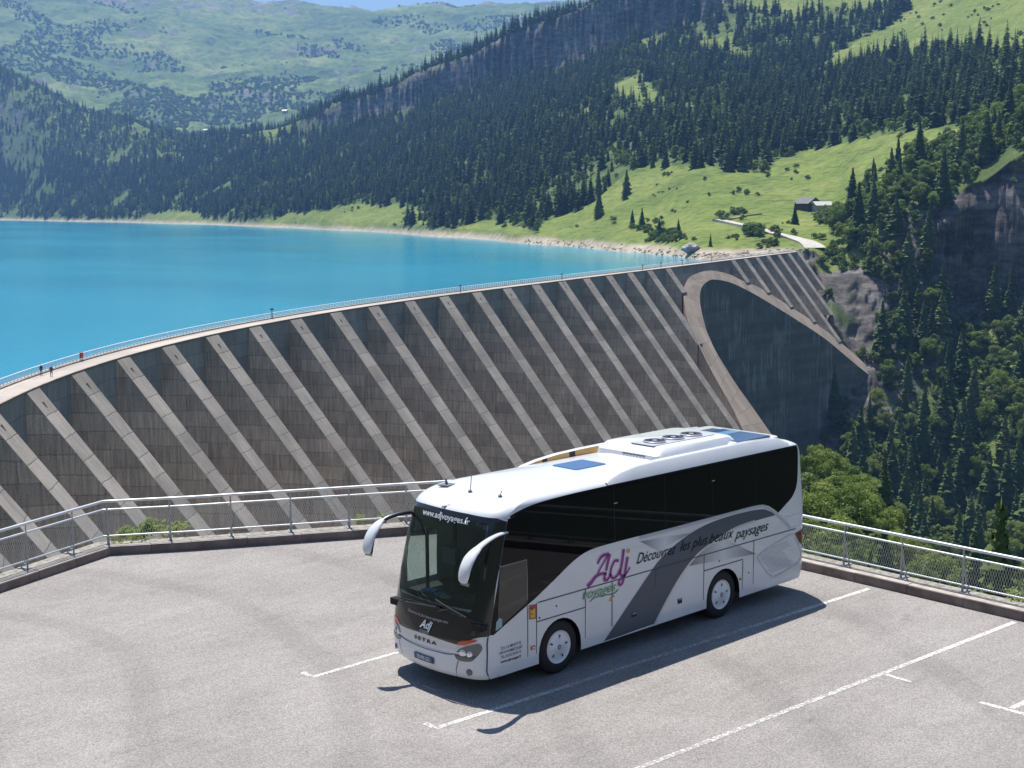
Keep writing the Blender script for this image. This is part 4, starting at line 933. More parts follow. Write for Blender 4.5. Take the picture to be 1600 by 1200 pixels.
for sg in (1, -1):
    patch('triangle_decal', [[(-2.21, 2.13), (-3.74, 2.03), (-2.76, 1.84)]], gradmat('fade_a%d' % sg, (.16, .17, .19), (.68, .7, .73), -3.8, -2.95, -2.2), S_(.004, sg), vs_=[2.0])
    patch('triangle_decal', [[(-3.60, 1.36), (-4.2, 1.66), (-4.96, 1.68), (-5.99, 1.19)]], gradmat('fade_b%d' % sg, (.16, .17, .19), (.66, .68, .71), -6.0, -4.85, -3.8), S_(.004, sg))
    if sg == 1: patch('swoosh', [swoL + swoR[1:]], grey_sw, S_(.0055, sg), vs_=[2.0])
    patch('swoosh_edge', strip_poly([(a - .035, b2) for a, b2 in swoR[5:]], .045), paint2, S_(.0065, sg))
    # raised moulding sweeping over the rear wheel to the tail
    patch('moulding', strip_poly(smooth2([(-2.2, 2.205), (-4, 2.205), (-5.94, 2.215), (-6.33, 2.155), (-6.66, 1.97), (-6.97, 1.76), (-7.25, 1.53)], 6), .06), mat('moulding_grey', (.48, .5, .53), .3, coat=.4), S_(.012, sg), us=[-7.3], vs_=[2.0])
    # panel gaps
    gaps = []
    belt = [(-7.45, 1.495), (-.06, 1.495), (.6, 1.495)]
    gaps += strip_poly(belt, .018)
    for x, za, zb_ in ((.86, 1.49, .345), (.635, 1.49, .345), (-.655, 1.49, .345), (-1.4, 1.49, .6), (-2.68, 1.49, .345), (-4.21, 1.49, .345), (-5.53, 1.15, .345), (-5.91, 1.49, .345)): gaps += strip_poly([(x, za), (x, zb_)], .018)
    gaps += strip_poly([(.63, 1.14), (-.65, 1.14)], .017) + strip_poly([(-4.21, 1.155), (-5.53, 1.155)], .017)
    patch('panel_gaps', gaps, seam, S_(.009, sg), us=[-7.3, -7.4])
    # rear engine grille outline with fine louvres
    gr = smooth2([(-6.05, 1.10), (-6.28, 1.20), (-6.9, 1.32), (-7.34, 1.385), (-7.55, 1.15), (-7.70, .87), (-7.57, .70), (-7.25, .63), (-6.69, .555), (-6.45, .68), (-6.2, .92), (-6.05, 1.10)], 4)
    patch('engine_grille', strip_poly(gr, .03), mat('grille_grey', (.6, .62, .65), .35), S_(.012, sg), us=XCs)
    lv_ = []
    for z in np.arange(.68, 1.28, .055):
        xs_ = [q[0] for q, q2 in zip(gr[:-1], gr[1:]) if (q[1] - z) * (q2[1] - z) <= 0]
        if len(xs_) >= 2: lv_ += strip_poly([(max(xs_) - .06, z), (min(max(xs_) - .9, -6.9) if z < 1.1 else min(xs_) + .3, z + .02)], .012)
    patch('louvre', lv_, mat('louvre_grey', (.45, .47, .5), .5), S_(.007, sg), us=XCs)
    patch('rear_flap', strip_poly([(-7.04, 1.82), (-7.60, 1.82), (-7.62, 1.55), (-7.28, 1.54), (-7.04, 1.82)], .012), mat('grille_grey'), S_(.009, sg), us=XCs)
    patch('tail_lamp', [[(-7.42, 1.39), (-7.80, 1.45), (-7.83, 1.02), (-7.6, 1.15)]], mat('tail_red', (.16, .008, .01), .15, coat=.8), S_(.010, sg), us=XCs)
    bm = bmesh.new()
    for (x, z, sx_, sz_) in ((-2.04, .7, .15, .085), (-3.44, .68, .13, .1)): box(bm, (x, sg * 1.279, z), (sx_, .012, sz_))
    lt = build('latch', bm, black_rub, coach)
    bm = bmesh.new()
    for (x, z, sx_, sz_) in ((-2.04, .725, .11, .025), (-3.44, .715, .09, .025)): box(bm, (x, sg * 1.288, z), (sx_, .008, sz_))
    build('latch_plate', bm, mat('latch_grey', (.3, .3, .34), .4), lt)
    bm = bmesh.new()
    for (x, z) in ((.12, 1.33), (.56, 1.2), (-4.72, 1.27), (-5.75, .82)):
        M = Matrix.Translation((x, sg * 1.276, z)) @ (Matrix.Identity(4) if sg > 0 else Matrix.Rotation(math.pi, 4, 'Z')); lathe(bm, [(0, .006), (.016, .006), (.02, 0)], 12, M)
    build('lock', bm, black_rub, coach)
    bm = bmesh.new(); box(bm, (.735, sg * 1.281, .68), (.11, .014, .07)); mk = build('side_marker', bm, orange, coach)
    bm = bmesh.new(); box(bm, (.725, sg * 1.290, .68), (.05, .006, .03)); build('reflector', bm, txt_w, mk)
    bm = bmesh.new(); box(bm, (-5.45, sg * 1.280, .74), (.07, .01, .05)); build('side_marker', bm, mat('amber', (.4, .16, .03), .3), coach)
    bm = bmesh.new()
    for x, z, w_ in ((-1.55, 2.99, .09), (-4.55, 2.99, .09)): box(bm, (x, sg * (HW(z) + .008), z), (w_, .004, .016))
    build('window_sticker', bm, mat('sticker_pale', (.5, .5, .5), .5), coach)
    # pillar joints in the black glass: faint frames
    fr_ = []
    for x in (-1.5, -3.0, -4.5, -6.0): fr_ += strip_poly([(x, 2.27), (x, 3.33)], .012)
    patch('glass_joint', fr_, mat('joint_black', (.004, .004, .004), .6), S_(.0065, sg), vs_=ZC)
    patch('sticker', [[(.82, 1.225), (.655, 1.21), (.655, 1.475), (.82, 1.49)]], mat('sticker_red', (.5, .05, .05), .5), S_(.012, sg))
    patch('sticker', [[(.80, 1.25), (.68, 1.235), (.68, 1.40), (.80, 1.415)]], mat('sticker_yellow', (.75, .45, .05), .5), S_(.014, sg))
    patch('sticker', [strip_poly([(.79, 1.43), (.74, 1.38), (.70, 1.40)], .02)[0], strip_poly([(.78, 1.33), (.73, 1.30), (.72, 1.36)], .018)[0]], txt_k, S_(.016, sg))
# driver's side window: slightly see-through smoked pane with pale frame
dw = patch('driver_window', [[(1.53, 2.33), (.87, 2.34), (.87, 1.56), (1.62, 1.22)]], mat('smoked_glass', (.022, .022, .022), .06, spec=.6), S_(.007, 1), us=[1.5, 1.6], vs_=[2.0])
patch('window_frame', strip_poly([(1.53, 2.33), (.87, 2.34), (.87, 1.60)], .02), mat('frame_grey', (.2, .2, .2), .3), S_(.009, 1), dw, us=[1.5], vs_=[2.0])
patch('window_sticker', [[(1.66, 1.20), (1.50, 1.25), (1.50, 1.38), (1.56, 1.42), (1.64, 1.36)]], mat('sticker_blue', (.3, .42, .5), .4), S_(.011, 1), us=[1.6])
# A-pillar highlight strip
# mesh curtain like reflections are left to the real surroundings

# door on the right side with clear window; frame around it
patch('door_window', [[(.80, 1.56), (1.56, 1.56), (1.56, 2.46), (.80, 2.46)]], clearglass('door_glass', (.8, .9, .87)), S_(.004, -1), vs_=[2.0])
patch('door_frame', strip_poly([(.78, .5), (.78, 2.5), (1.58, 2.5), (1.6, .5)], .05), gloss_black, S_(.008, -1), vs_=[2.0])
# lettering
purple = mat('purple_lettering', (.24, .02, .2), .35); gold = mat('gold_lettering', (.6, .36, .05), .4); green = mat('green_lettering', (.08, .2, .09), .4); palegreen = mat('pale_green', (.45, .62, .47), .4)
def stroke(pts, w0, w1=None, n_=6, taper=False):
    P = smooth2(pts, n_); N_ = len(P); out = []; a_, b_ = [], []
    for i, p in enumerate(P):
        p = Vector(p); d = (Vector(P[min(i + 1, N_ - 1)]) - Vector(P[max(i - 1, 0)])).normalized(); t = i / (N_ - 1); w_ = w0 + ((w1 if w1 is not None else w0) - w0) * t
        s = Vector((-d.y, d.x)) * w_ / 2; a_.append(tuple(p + s)); b_.append(tuple(p - s))
    return [[a_[i], a_[i + 1], b_[i + 1], b_[i]] for i in range(N_ - 1)]
LG = {'a1': [(-0.992, 1.914), (-1.05, 1.998), (-1.147, 2.047), (-1.313, 2.043)], 'a2': [(-1.274, 2.037), (-1.138, 1.887), (-0.993, 1.739)], 'a3': [(-1.322, 2.048), (-1.274, 1.888), (-1.226, 1.735)],
 'a4': [(-0.706, 1.528), (-0.811, 1.587), (-0.945, 1.681), (-1.08, 1.702), (-1.245, 1.684)], 'a5': [(-1.206, 1.691), (-1.177, 1.568), (-1.275, 1.562), (-1.353, 1.642)],
 'db': [(-1.59, 1.863), (-1.471, 1.878), (-1.382, 1.773), (-1.353, 1.656), (-1.413, 1.556), (-1.522, 1.569), (-1.621, 1.672)], 'ds': [(-1.728, 2.063), (-1.68, 1.812), (-1.631, 1.616), (-1.691, 1.535)],
 'j': [(-1.84, 1.892), (-1.791, 1.695), (-1.732, 1.486), (-1.672, 1.388), (-1.592, 1.397), (-1.602, 1.464), (-1.711, 1.518), (-1.832, 1.591), (-1.912, 1.672)],
 'sw': [(-0.583, 1.312), (-0.621, 1.438)], 'sw2': [(-0.773, 1.218), (-0.907, 1.271), (-1.198, 1.265), (-1.434, 1.244), (-1.573, 1.298)]}
WD = dict(a1=(.05, .06), a2=(.045, .03), a3=(.085, .05), a4=(.09, .04), a5=(.06, .05), db=(.05, .055), ds=(.075, .05), j=(.07, .03), sw=(.02, .015), sw2=(.012, .02))
lean = lambda L: L
big = []; back = []
for k in ('a1', 'a2', 'a3', 'a4', 'a5', 'db', 'ds', 'j'):
    big += stroke(LG[k], *WD[k]); back += stroke(LG[k], WD[k][0] + .035, WD[k][1] + .035)
def many(name, quads, mt_, e, sg=1, dz=0):
    bm = bmesh.new()
    for i, Q in enumerate(quads):
        bm.faces.new([bm.verts.new(smap(e, sg)(a, b2)) for a, b2 in Q])
    bmesh.ops.remove_doubles(bm, verts=bm.verts, dist=.0004)
    return build(name, bm, mt_, coach)
def circ(cx_, cz_, r, n_=18): return [(cx_ + r * math.cos(2 * math.pi * i / n_), cz_ + r * math.sin(2 * math.pi * i / n_)) for i in range(n_)]
many('logo_outline', back, mat('pink_outline', (.72, .5, .72), .4), .0055); many('logo_letters', big, purple, .010)
many('logo_dot', [circ(-1.859, 2.005, .045), circ(-1.385, 1.165, .03), circ(-1.44, 1.19, .022), circ(-1.34, 1.13, .022)], gold, .011)
mir = lambda cx_, cz_, k_, rot=0: (lambda a, b2: (cx_ - a * k_ * math.cos(rot) , cz_ + b2 + a * math.sin(rot)))
draped_text('logo_word', 'voyages', .25, palegreen, mir(-1.06, 1.375, 1), S_(.008, 1), shear=.5, fit=.92, bold=.010)
draped_text('logo_word', 'voyages', .25, green, mir(-1.06, 1.375, 1), S_(.011, 1), shear=.5, fit=.90, bold=-.004)
many('logo_underline', stroke(LG['sw'], .02) + stroke(LG['sw2'], .012, .022), green, .012)
for word, xl, xr, zc_, hh in (('D\u00e9couvrez', -2.10, -3.30, 1.79, .30), ('les plus', -3.42, -4.32, 1.80, .30), ('beaux', -4.36, -5.20, 1.79, .30), ('paysages', -5.22, -6.42, 1.735, .30)):
    draped_text('slogan', word, hh, txt_k, mir((xl + xr) / 2, zc_, 1), S_(.014, 1), shear=.5, fit=xl - xr)
for i, (t, sz) in enumerate((('Z.A. LA MINOTTE', .075), ('54310 HOMECOURT', .075), ('TEL. 03 82 20 43 73', .072), ('www.adjvoyages.fr', .078))):
    draped_text('address_line', t, sz, mat('grey_ink', (.16, .17, .2), .5) if i < 3 else txt_k, mir(1.28, .845 - i * .082, 1), S_(.006, 1), sx=.85, bold=.001)

# chassis, wheel wells, floor, interior
dark = mat('chassis_black', (.012, .012, .012), .9); trim = mat('interior_dark', (.035, .037, .04), .8)
bm = bmesh.new()
box(bm, (-2.9, 0, .62), (9.2, 1.5, .6)); box(bm, (-2.43, 0, .8), (3.7, 2.48, .86)); box(bm, (-6.55, 0, .8), (1.8, 2.44, .84)); box(bm, (1.1, 0, .8), (1.0, 2.4, .84)); box(bm, (-2.8, 0, 1.3), (9.6, 2.5, .12))
build('chassis', bm, dark, coach)
bm = bmesh.new(); box(bm, (-3.0, 0, 1.42), (9.2, 2.44, .1)); box(bm, (-.6, 0, 2.35), (.06, 2.3, 1.5)); build('cabin_floor', bm, trim, coach)
bm = bmesh.new(); box(bm, (1.62, .25, 1.42), (.45, 1.6, .22)); box(bm, (1.35, .75, 1.55), (.25, .7, .22)); dsh = build('dashboard', bm, mat('dash_grey', (.06, .065, .07), .6), coach)
bm = bmesh.new(); bar(bm, (1.15, .72, 1.72), (1.12, .72, 1.735), .22, 24); build('steering_wheel', bm, black_rub, coach)
bm = bmesh.new()
for (x, y) in ((.55, .72), (.2, -.7), (-.25, .45), (-.25, -.95)): box(bm, (x, y, 1.75), (.5, .48, .14)); box(bm, (x - .25, y, 2.12), (.14, .46, .75))
build('driver_seat', bm, mat('seat_cloth', (.05, .07, .09), .9), coach)
bm = bmesh.new(); box(bm, (1.45, -.12, 2.28), (.12, .34, .3)); build('display_unit', bm, mat('display_grey', (.11, .12, .13), .4), coach)
bm = bmesh.new(); box(bm, (1.0, -.52, 2.2), (.06, .05, 1.5)); box(bm, (1.3, -.98, 2.0), (.05, .05, 1.2)); build('grab_pole', bm, trim, coach)
bm = bmesh.new(); box(bm, (1.62, -.55, 1.56), (.2, .3, .03), rz=.3); box(bm, (1.66, -.2, 1.56), (.18, .2, .03), rz=-.4); build('papers', bm, mat('papers_blue', (.1, .3, .5), .6, noise=(12, .6)), coach)
bm = bmesh.new(); box(bm, (1.70, .02, 1.565), (.14, .2, .03), rz=.2); build('papers', bm, mat('papers_yellow', (.5, .5, .12), .6), coach)
# wheels
tyre = mat('tyre_rubber', (.016, .016, .017), .75, bump=(80, .2)); cap = mat('wheel_trim', (.8, .82, .85), .3, metal=.05, coat=.3)
def wheel(x, sg):
    wroot = empty('wheel', (x, sg * 1.06, .51)); wroot.parent = coach
    sc_ = 1 if sg > 0 else -1; M = Matrix.Identity(4) if sg > 0 else Matrix.Rotation(math.pi, 4, 'Z')
    bm = bmesh.new(); lathe(bm, [(.30, .10), (.315, .155), (.34, .165), (.42, .17), (.475, .155), (.502, .12), (.51, .06), (.51, -.10), (.495, -.14), (.42, -.16), (.31, -.15)], 48, M)
    build('tyre', bm, tyre, wroot, 50)
    bm = bmesh.new(); lathe(bm, [(0, .175), (.06, .175), (.075, .165), (.2, .150), (.27, .135), (.295, .145), (.312, .160), (.315, .12)], 48, M); c_ = build('wheel_cap', bm, cap, wroot, 40)
    bm = bmesh.new()
    for i in range(5):
        a = 2 * math.pi * i / 5 + .45
        for (r0, w_, dd) in ((.20, .028, 0),):
            ca_, sa_ = math.cos(a), math.sin(a); vs = []
            for (rr_s, ww) in ((.165, .004), (.19, .016), (.225, .018), (.235, .004)):
                for s2 in (1, -1): vs.append(M @ Vector((ca_ * rr_s - sa_ * ww * s2, .158, sa_ * rr_s + ca_ * ww * s2)))
            v = [bm.verts.new(q) for q in (vs[0], vs[2], vs[4], vs[6], vs[7], vs[5], vs[3], vs[1])]; bm.faces.new(v)
    build('vent_slot', bm, black_rub, c_)
    bm = bmesh.new(); lathe(bm, [(0, .180), (.045, .180), (.05, .174)], 20, M); build('hub_badge', bm, mat('badge_blue', (.04, .07, .16), .4), c_)
    bm = bmesh.new(); lathe(bm, [(.018, .182), (.026, .182)], 16, M); box(bm, (M @ Vector((0, .1815, 0))), (.01, .002, .06)); build('badge_mark', bm, txt_w, c_)
for x in (0, -WBASE):
    for sg in (1, -1): wheel(x, sg)
# roof equipment
bm = bmesh.new()
def hull(bm, rings_):
    R2_ = [[bm.verts.new(p) for p in r] for r in rings_]
    for a, b2 in zip(R2_[:-1], R2_[1:]):
        for k in range(len(a)): bm.faces.new((a[k], a[(k + 1) % len(a)], b2[(k + 1) % len(b2)], b2[k]))
    bm.faces.new(R2_[-1]); return R2_
def rrect(x0_, x1_, y0_, y1_, r, z, n_=5):
    out = []
    for (cx_, cy_, a0) in ((x1_ - r, y1_ - r, 0), (x0_ + r, y1_ - r, 90), (x0_ + r, y0_ + r, 180), (x1_ - r, y0_ + r, 270)):
        for i in range(n_): a = math.radians(a0 + 90 * i / (n_ - 1)); out.append((cx_ + r * math.cos(a), cy_ + r * math.sin(a), z))
    return out
# raised side fairings and rear roof, then the air conditioning pod
bm = bmesh.new()
for sg in (1, -1):
    for a, b2 in ((1, 1),):
        xs_ = [-1.35, -1.5, -1.8, -2.3, -3, -4.5, -6, -6.9, -7.25]; tz = [3.40, 3.46, 3.53, 3.585, 3.605, 3.61, 3.61, 3.58, 3.44]; rows = []
        if sg < 0: xs_ = [-3.92] + xs_[5:]; tz = [3.62] + tz[5:]
        for x, z in zip(xs_, tz): rows.append([bm.verts.new((x, sg * 1.213, 3.362)), bm.verts.new((x, sg * (1.213 - .10 * (z - 3.36) / .25), z - .02)), bm.verts.new((x, sg * (1.19 - .10 * (z - 3.36) / .25), z)), bm.verts.new((x, sg * (.93 if sg > 0 else 1.03), z - .01)), bm.verts.new((x, sg * (.88 if sg > 0 else 1.02), 3.44))])
        for r0, r1 in zip(rows[:-1], rows[1:]):
            for k in range(4): bm.faces.new((r0[k], r0[k + 1], r1[k + 1], r1[k]))
        bm.faces.new(rows[0]); bm.faces.new(rows[-1])
bmesh.ops.recalc_face_normals(bm, faces=bm.faces); build('roof_fairing', bm, paint, coach, 35)
bm = bmesh.new(); hull(bm, [rrect(-7.3, -5.6, -1.05, 1.0, .15, 3.40), rrect(-7.25, -5.62, -1.0, .96, .15, 3.56), rrect(-7.1, -5.7, -.9, .9, .15, 3.60)]); bmesh.ops.recalc_face_normals(bm, faces=bm.faces); build('rear_roof_pod', bm, paint, coach, 35)
bm = bmesh.new(); box(bm, (-6.35, .28, 3.606), (1.15, 1.3, .012)); rg = build('roof_panel', bm, mat('blue_roof_glass', (.03, .07, .19), .08, spec=.8), coach)
bm = bmesh.new(); box(bm, (-6.35, .03, 3.614), (1.12, .28, .004)); build('pale_band', bm, mat('blue_glass_pale', (.14, .27, .45), .08), rg)
bm = bmesh.new(); box(bm, (-6.3, -.48, 3.606), (1.1, .22, .012)); build('vent_panel', bm, mat('vent_dark', (.04, .04, .07), .4), coach)
bm = bmesh.new()
hull(bm, [rrect(-6.1, -3.3, -1.0, .78, .2, 3.42), rrect(-6.05, -3.34, -.98, .76, .2, 3.58), rrect(-5.95, -3.5, -.9, .68, .22, 3.70), rrect(-5.8, -3.62, -.78, .55, .22, 3.735)])
bmesh.ops.recalc_face_normals(bm, faces=bm.faces); ac = build('air_conditioner', bm, paint, coach, 35)
bm = bmesh.new(); box(bm, (-4.55, .15, 3.742), (2.0, .62, .012)); build('fan_panel', bm, mat('fan_panel_grey', (.45, .46, .5), .4), ac)
bm = bmesh.new()
for x in (-3.95, -4.55, -5.15):
    bmesh.ops.create_circle(bm, cap_ends=False, segments=8, radius=.01, matrix=Matrix.Translation((x, .15, 3.75)))
    M = Matrix.Translation((x, .15, 3.75)) @ Matrix.Rotation(math.pi / 2, 4, 'X')
    lathe(bm, [(.22, 0), (.22, .028), (.12, .03), (.1, .01), (.0, .012)], 24, M)
build('fan', bm, mat('fan_black', (.02, .02, .03), .4), ac, 40)
bm = bmesh.new()
for x in (-3.95, -4.55, -5.15):
    M = Matrix.Translation((x, .15, 3.75)) @ Matrix.Rotation(math.pi / 2, 4, 'X'); lathe(bm, [(.055, .034), (.0, .036)], 16, M)
    lathe(bm, [(.235, .002), (.245, .02), (.225, .031)], 24, M)
build('fan_hub', bm, mat('fan_grey', (.35, .36, .4), .4), ac, 40)
bm = bmesh.new(); box(bm, (-3.345, .12, 3.52), (.03, .62, .11)); gi = build('intake_grille', bm, mat('intake_grey', (.16, .17, .18), .5), ac)
bm = bmesh.new()
for y in np.arange(-.15, .4, .09): box(bm, (-3.326, y, 3.52), (.012, .012, .1))
build('slat', bm, mat('slat_grey', (.4, .41, .42), .5), gi)
bm = bmesh.new(); hull(bm, [rrect(-2.36, -1.46, -.42, .28, .07, 3.50), rrect(-2.35, -1.47, -.41, .27, .07, 3.519)]); bmesh.ops.recalc_face_normals(bm, faces=bm.faces); build('roof_hatch', bm, mat('hatch_blue', (.06, .12, .26), .15, spec=.7), coach, 35)
# seam across the roof behind the cab
# far roof edge fairing: thin curved shell with yellow and dark inner face
bm = bmesh.new(); xs_ = np.array([-1.1, -1.35, -1.7, -2.3, -3.0, -3.9]); tz = np.array([3.40, 3.47, 3.53, 3.585, 3.61, 3.62]); prev = None
cols_ = []
for x, z in zip(xs_, tz): cols_.append((Vector((x, -1.04, 3.36)), Vector((x, -1.06, z - .05)), Vector((x, -1.15, z - .03)), Vector((x, -1.23, 3.37))))
for i in range(len(cols_) - 1):
    a, b2 = cols_[i], cols_[i + 1]
    sub = 4
    for s in range(sub):
        p = [v.lerp(w_, s / sub) for v, w_ in zip(a, b2)]; q = [v.lerp(w_, (s + 1) / sub) for v, w_ in zip(a, b2)]
        for k in range(3):
            f = bm.faces.new([bm.verts.new(z) for z in (p[k], p[k + 1], q[k + 1], q[k])])
            idx = i * sub + s
            f.material_index = 0 if k else (2 if idx in (2, 3, 9, 14) else 1)
bmesh.ops.recalc_face_normals(bm, faces=bm.faces); build('far_roof_fairing', bm, [paint, mat('amber_panel', (.5, .3, .08), .4), black_rub], coach)
# aerials and camera on the roof
bm = bmesh.new(); box(bm, (.95, -.80, 3.425), (.26, .22, .02), rz=.2); bar(bm, (.95, -.80, 3.43), (.97, -.80, 3.55), .03, 8, .015); build('roof_sensor', bm, mat('sensor_grey', (.15, .15, .16), .5), coach)
for (x, y, h) in ((1.05, -.02, .32), (.95, .68, .12)):
    bm = bmesh.new(); zz_ = 3.40; bar(bm, (x, y, zz_), (x + .02, y, zz_ + .05), .045, 8, .03); bar(bm, (x, y, zz_ + .04), (x - .03, y, zz_ + h), .008, 6); build('aerial', bm, mat('sensor_grey'), coach)
bm = bmesh.new(); bar(bm, (1.60, .0, 3.24), (1.72, -.05, 3.235), .018, 6); bar(bm, (1.6, 0, 3.24), (1.56, .08, 3.25), .03, 8); build('roof_camera', bm, mat('sensor_grey'), coach)
# wipers
for (a, b2, c2) in (((2.10, -.85, 1.40), (1.86, -1.28, 1.22), (2.13, .35, 1.50)), ((2.14, .25, 1.46), (2.14, .22, 1.50), (2.02, .93, 1.42))):
    bm = bmesh.new(); bl = [fmap(.045)(y, z) for y, z in ((b2[1] if b2[1] > -1.08 else -1.08, b2[2] + .14), ((b2[1] + c2[1]) / 2, (b2[2] + c2[2]) / 2 + .08), (c2[1], c2[2] + .02))]
    tube(bm, bl, .017, 6); tube(bm, [fmap(.03)(a[1], a[2] - .02), fmap(.07)((a[1] + bl[1].y) / 2, a[2] + .02), bl[1]], .014, 6); build('wiper', bm, black_rub, coach, 40)
# horn-shaped mirrors
def mirror(sg):
    path = [(1.30, 1.2, 2.90), (1.62, 1.27, 2.90), (1.95, 1.39, 2.885), (2.22, 1.45, 2.81), (2.39, 1.46, 2.70), (2.50, 1.465, 2.55), (2.55, 1.465, 2.41), (2.57, 1.46, 2.29)]
    if sg < 0: path = [(1.45, 1.14, 2.93), (1.70, 1.19, 2.935), (1.98, 1.25, 2.90), (2.18, 1.28, 2.82), (2.32, 1.285, 2.71), (2.42, 1.285, 2.57), (2.48, 1.28, 2.42), (2.50, 1.27, 2.29)]
    P = smooth2(path, 5); root = None; bm = bmesh.new(); bmk = bmesh.new(); n_ = len(P); ringsA = []
    for i, p in enumerate(P):
        p = Vector((p[0], p[1] * sg, p[2])); t = i / (n_ - 1); d = (Vector((P[min(i + 1, n_ - 1)][0], P[min(i + 1, n_ - 1)][1] * sg, P[min(i + 1, n_ - 1)][2])) - Vector((P[max(i - 1, 0)][0], P[max(i - 1, 0)][1] * sg, P[max(i - 1, 0)][2]))).normalized()
        side = Vector((0, 1, 0)); side = (side - d * side.dot(d)).normalized(); outv = d.cross(side) if d.cross(side).dot(Vector((1, 0, .6))) > 0 else side.cross(d)
        wd = np.interp(t, [0, .2, .4, .48, .6, .85, .96, 1], [.045, .055, .07, .11, .135, .135, .11, .05]); th = np.interp(t, [0, .3, .5, .7, 1], [.035, .04, .05, .06, .045])
        ringsA.append((p, side, outv, wd, th, d))
    def shell(bm, i0, i1, sgn, full=False):
        rr_s = []
        for (p, s, o, w_, h, d) in ringsA[i0:i1]:
            rr_s.append([bm.verts.new(p + s * w_ * math.cos(a) + o * h * math.sin(a) * sgn) for a in np.linspace(0, math.pi, 9)])
        for a, b3 in zip(rr_s[:-1], rr_s[1:]):
            for k in range(8): bm.faces.new((a[k], a[k + 1], b3[k + 1], b3[k]))
        bm.faces.new(rr_s[0]); bm.faces.new(rr_s[-1])
    shell(bm, 0, n_, 1); o = build('mirror', bm, paint if sg > 0 else paint, coach, 40)
    shell(bmk, 0, n_, -1); build('mirror_back', bmk, mat('mirror_black', (.02, .02, .02), .35), o, 40)
    bm = bmesh.new(); q = ringsA[-6]; p = q[0] - q[2] * (q[4] + .004); s = q[1] * q[3] * .8; u = q[5] * .17
    bm.faces.new([bm.verts.new(z) for z in (p - s - u, p + s - u, p + s + u, p - s + u)]); build('mirror_glass', bm, mat('mirror_silver', (.8, .8, .8), .02, metal=1), o)
    if sg < 0:
        bm = bmesh.new(); rr_s = []
        for (p, s_, o_, w_, h, d) in ringsA[0:14]: rr_s.append([bm.verts.new(p + s_ * (w_ + .006) * math.cos(a) + o_ * (h + .006) * math.sin(a)) for a in np.linspace(0, math.pi, 9)])
        for a, b3 in zip(rr_s[:-1], rr_s[1:]):
            for k in range(8): bm.faces.new((a[k], a[k + 1], b3[k + 1], b3[k]))
        build('mirror_arm', bm, mat('mirror_black'), o, 40)
mirror(1); mirror(-1)

# ------------------------------------------------------------------ vegetation
print('trees')
def leaf_mat(name, c0, c1, trans=.35):
    m = bpy.data.materials.new(name); m.use_nodes = True; nt = m.node_tree; nt.nodes.clear(); out = N(nt, 'ShaderNodeOutputMaterial')
    oi = N(nt, 'ShaderNodeObjectInfo'); g = N(nt, 'ShaderNodeNewGeometry'); nz = noise_n(nt, g.outputs['Position'], .35, 3, .6)
    ad = N(nt, 'ShaderNodeMath', operation='MULTIPLY_ADD'); nt.links.new(oi.outputs['Random'], ad.inputs[0]); ad.inputs[1].default_value = .7; 
    mm = N(nt, 'ShaderNodeMath', operation='MULTIPLY_ADD'); nt.links.new(nz, mm.inputs[0]); mm.inputs[1].default_value = .9; mm.inputs[2].default_value = -.3; nt.links.new(mm.outputs[0], ad.inputs[2])
    c = ramp(nt, ad.outputs[0], [(0, c0), (.82, c1), (1, (c1[0] * 1.5, c1[1] * 1.25, c1[2] * 1.1))]).outputs[0]
    d = N(nt, 'ShaderNodeBsdfDiffuse'); t = N(nt, 'ShaderNodeBsdfTranslucent'); gl = N(nt, 'ShaderNodeBsdfGlossy'); gl.inputs['Roughness'].default_value = .5; gl.inputs[0].default_value = (.5, .5, .5, 1)
    nt.links.new(c, d.inputs[0]); br_ = mixc(nt, .5, c, (.25, .4, .05)); nt.links.new(br_ if trans > .2 else c, t.inputs[0])
    mx = N(nt, 'ShaderNodeMixShader'); mx.inputs[0].default_value = trans; nt.links.new(d.outputs[0], mx.inputs[1]); nt.links.new(t.outputs[0], mx.inputs[2])
    m2 = N(nt, 'ShaderNodeMixShader'); m2.inputs[0].default_value = .03 if trans > .22 else 0.0; nt.links.new(mx.outputs[0], m2.inputs[1]); nt.links.new(gl.outputs[0], m2.inputs[2]); nt.links.new(m2.outputs[0], out.inputs[0])
    return m
needle = leaf_mat('spruce_needles', (.028, .052, .032), (.09, .125, .055), .15)
needle_near = leaf_mat('spruce_needles_near', (.045, .08, .035), (.14, .19, .07), .2)
leafm = leaf_mat('broad_leaves', (.085, .14, .028), (.24, .29, .07), .42)
leafd = leaf_mat('dark_broad_leaves', (.07, .115, .035), (.17, .22, .07), .32)
shrubm = leaf_mat('shrub_leaves', (.05, .09, .025), (.15, .2, .06), .3)
bark = mat('bark', (.09, .07, .055), .9, noise=(2, .4))
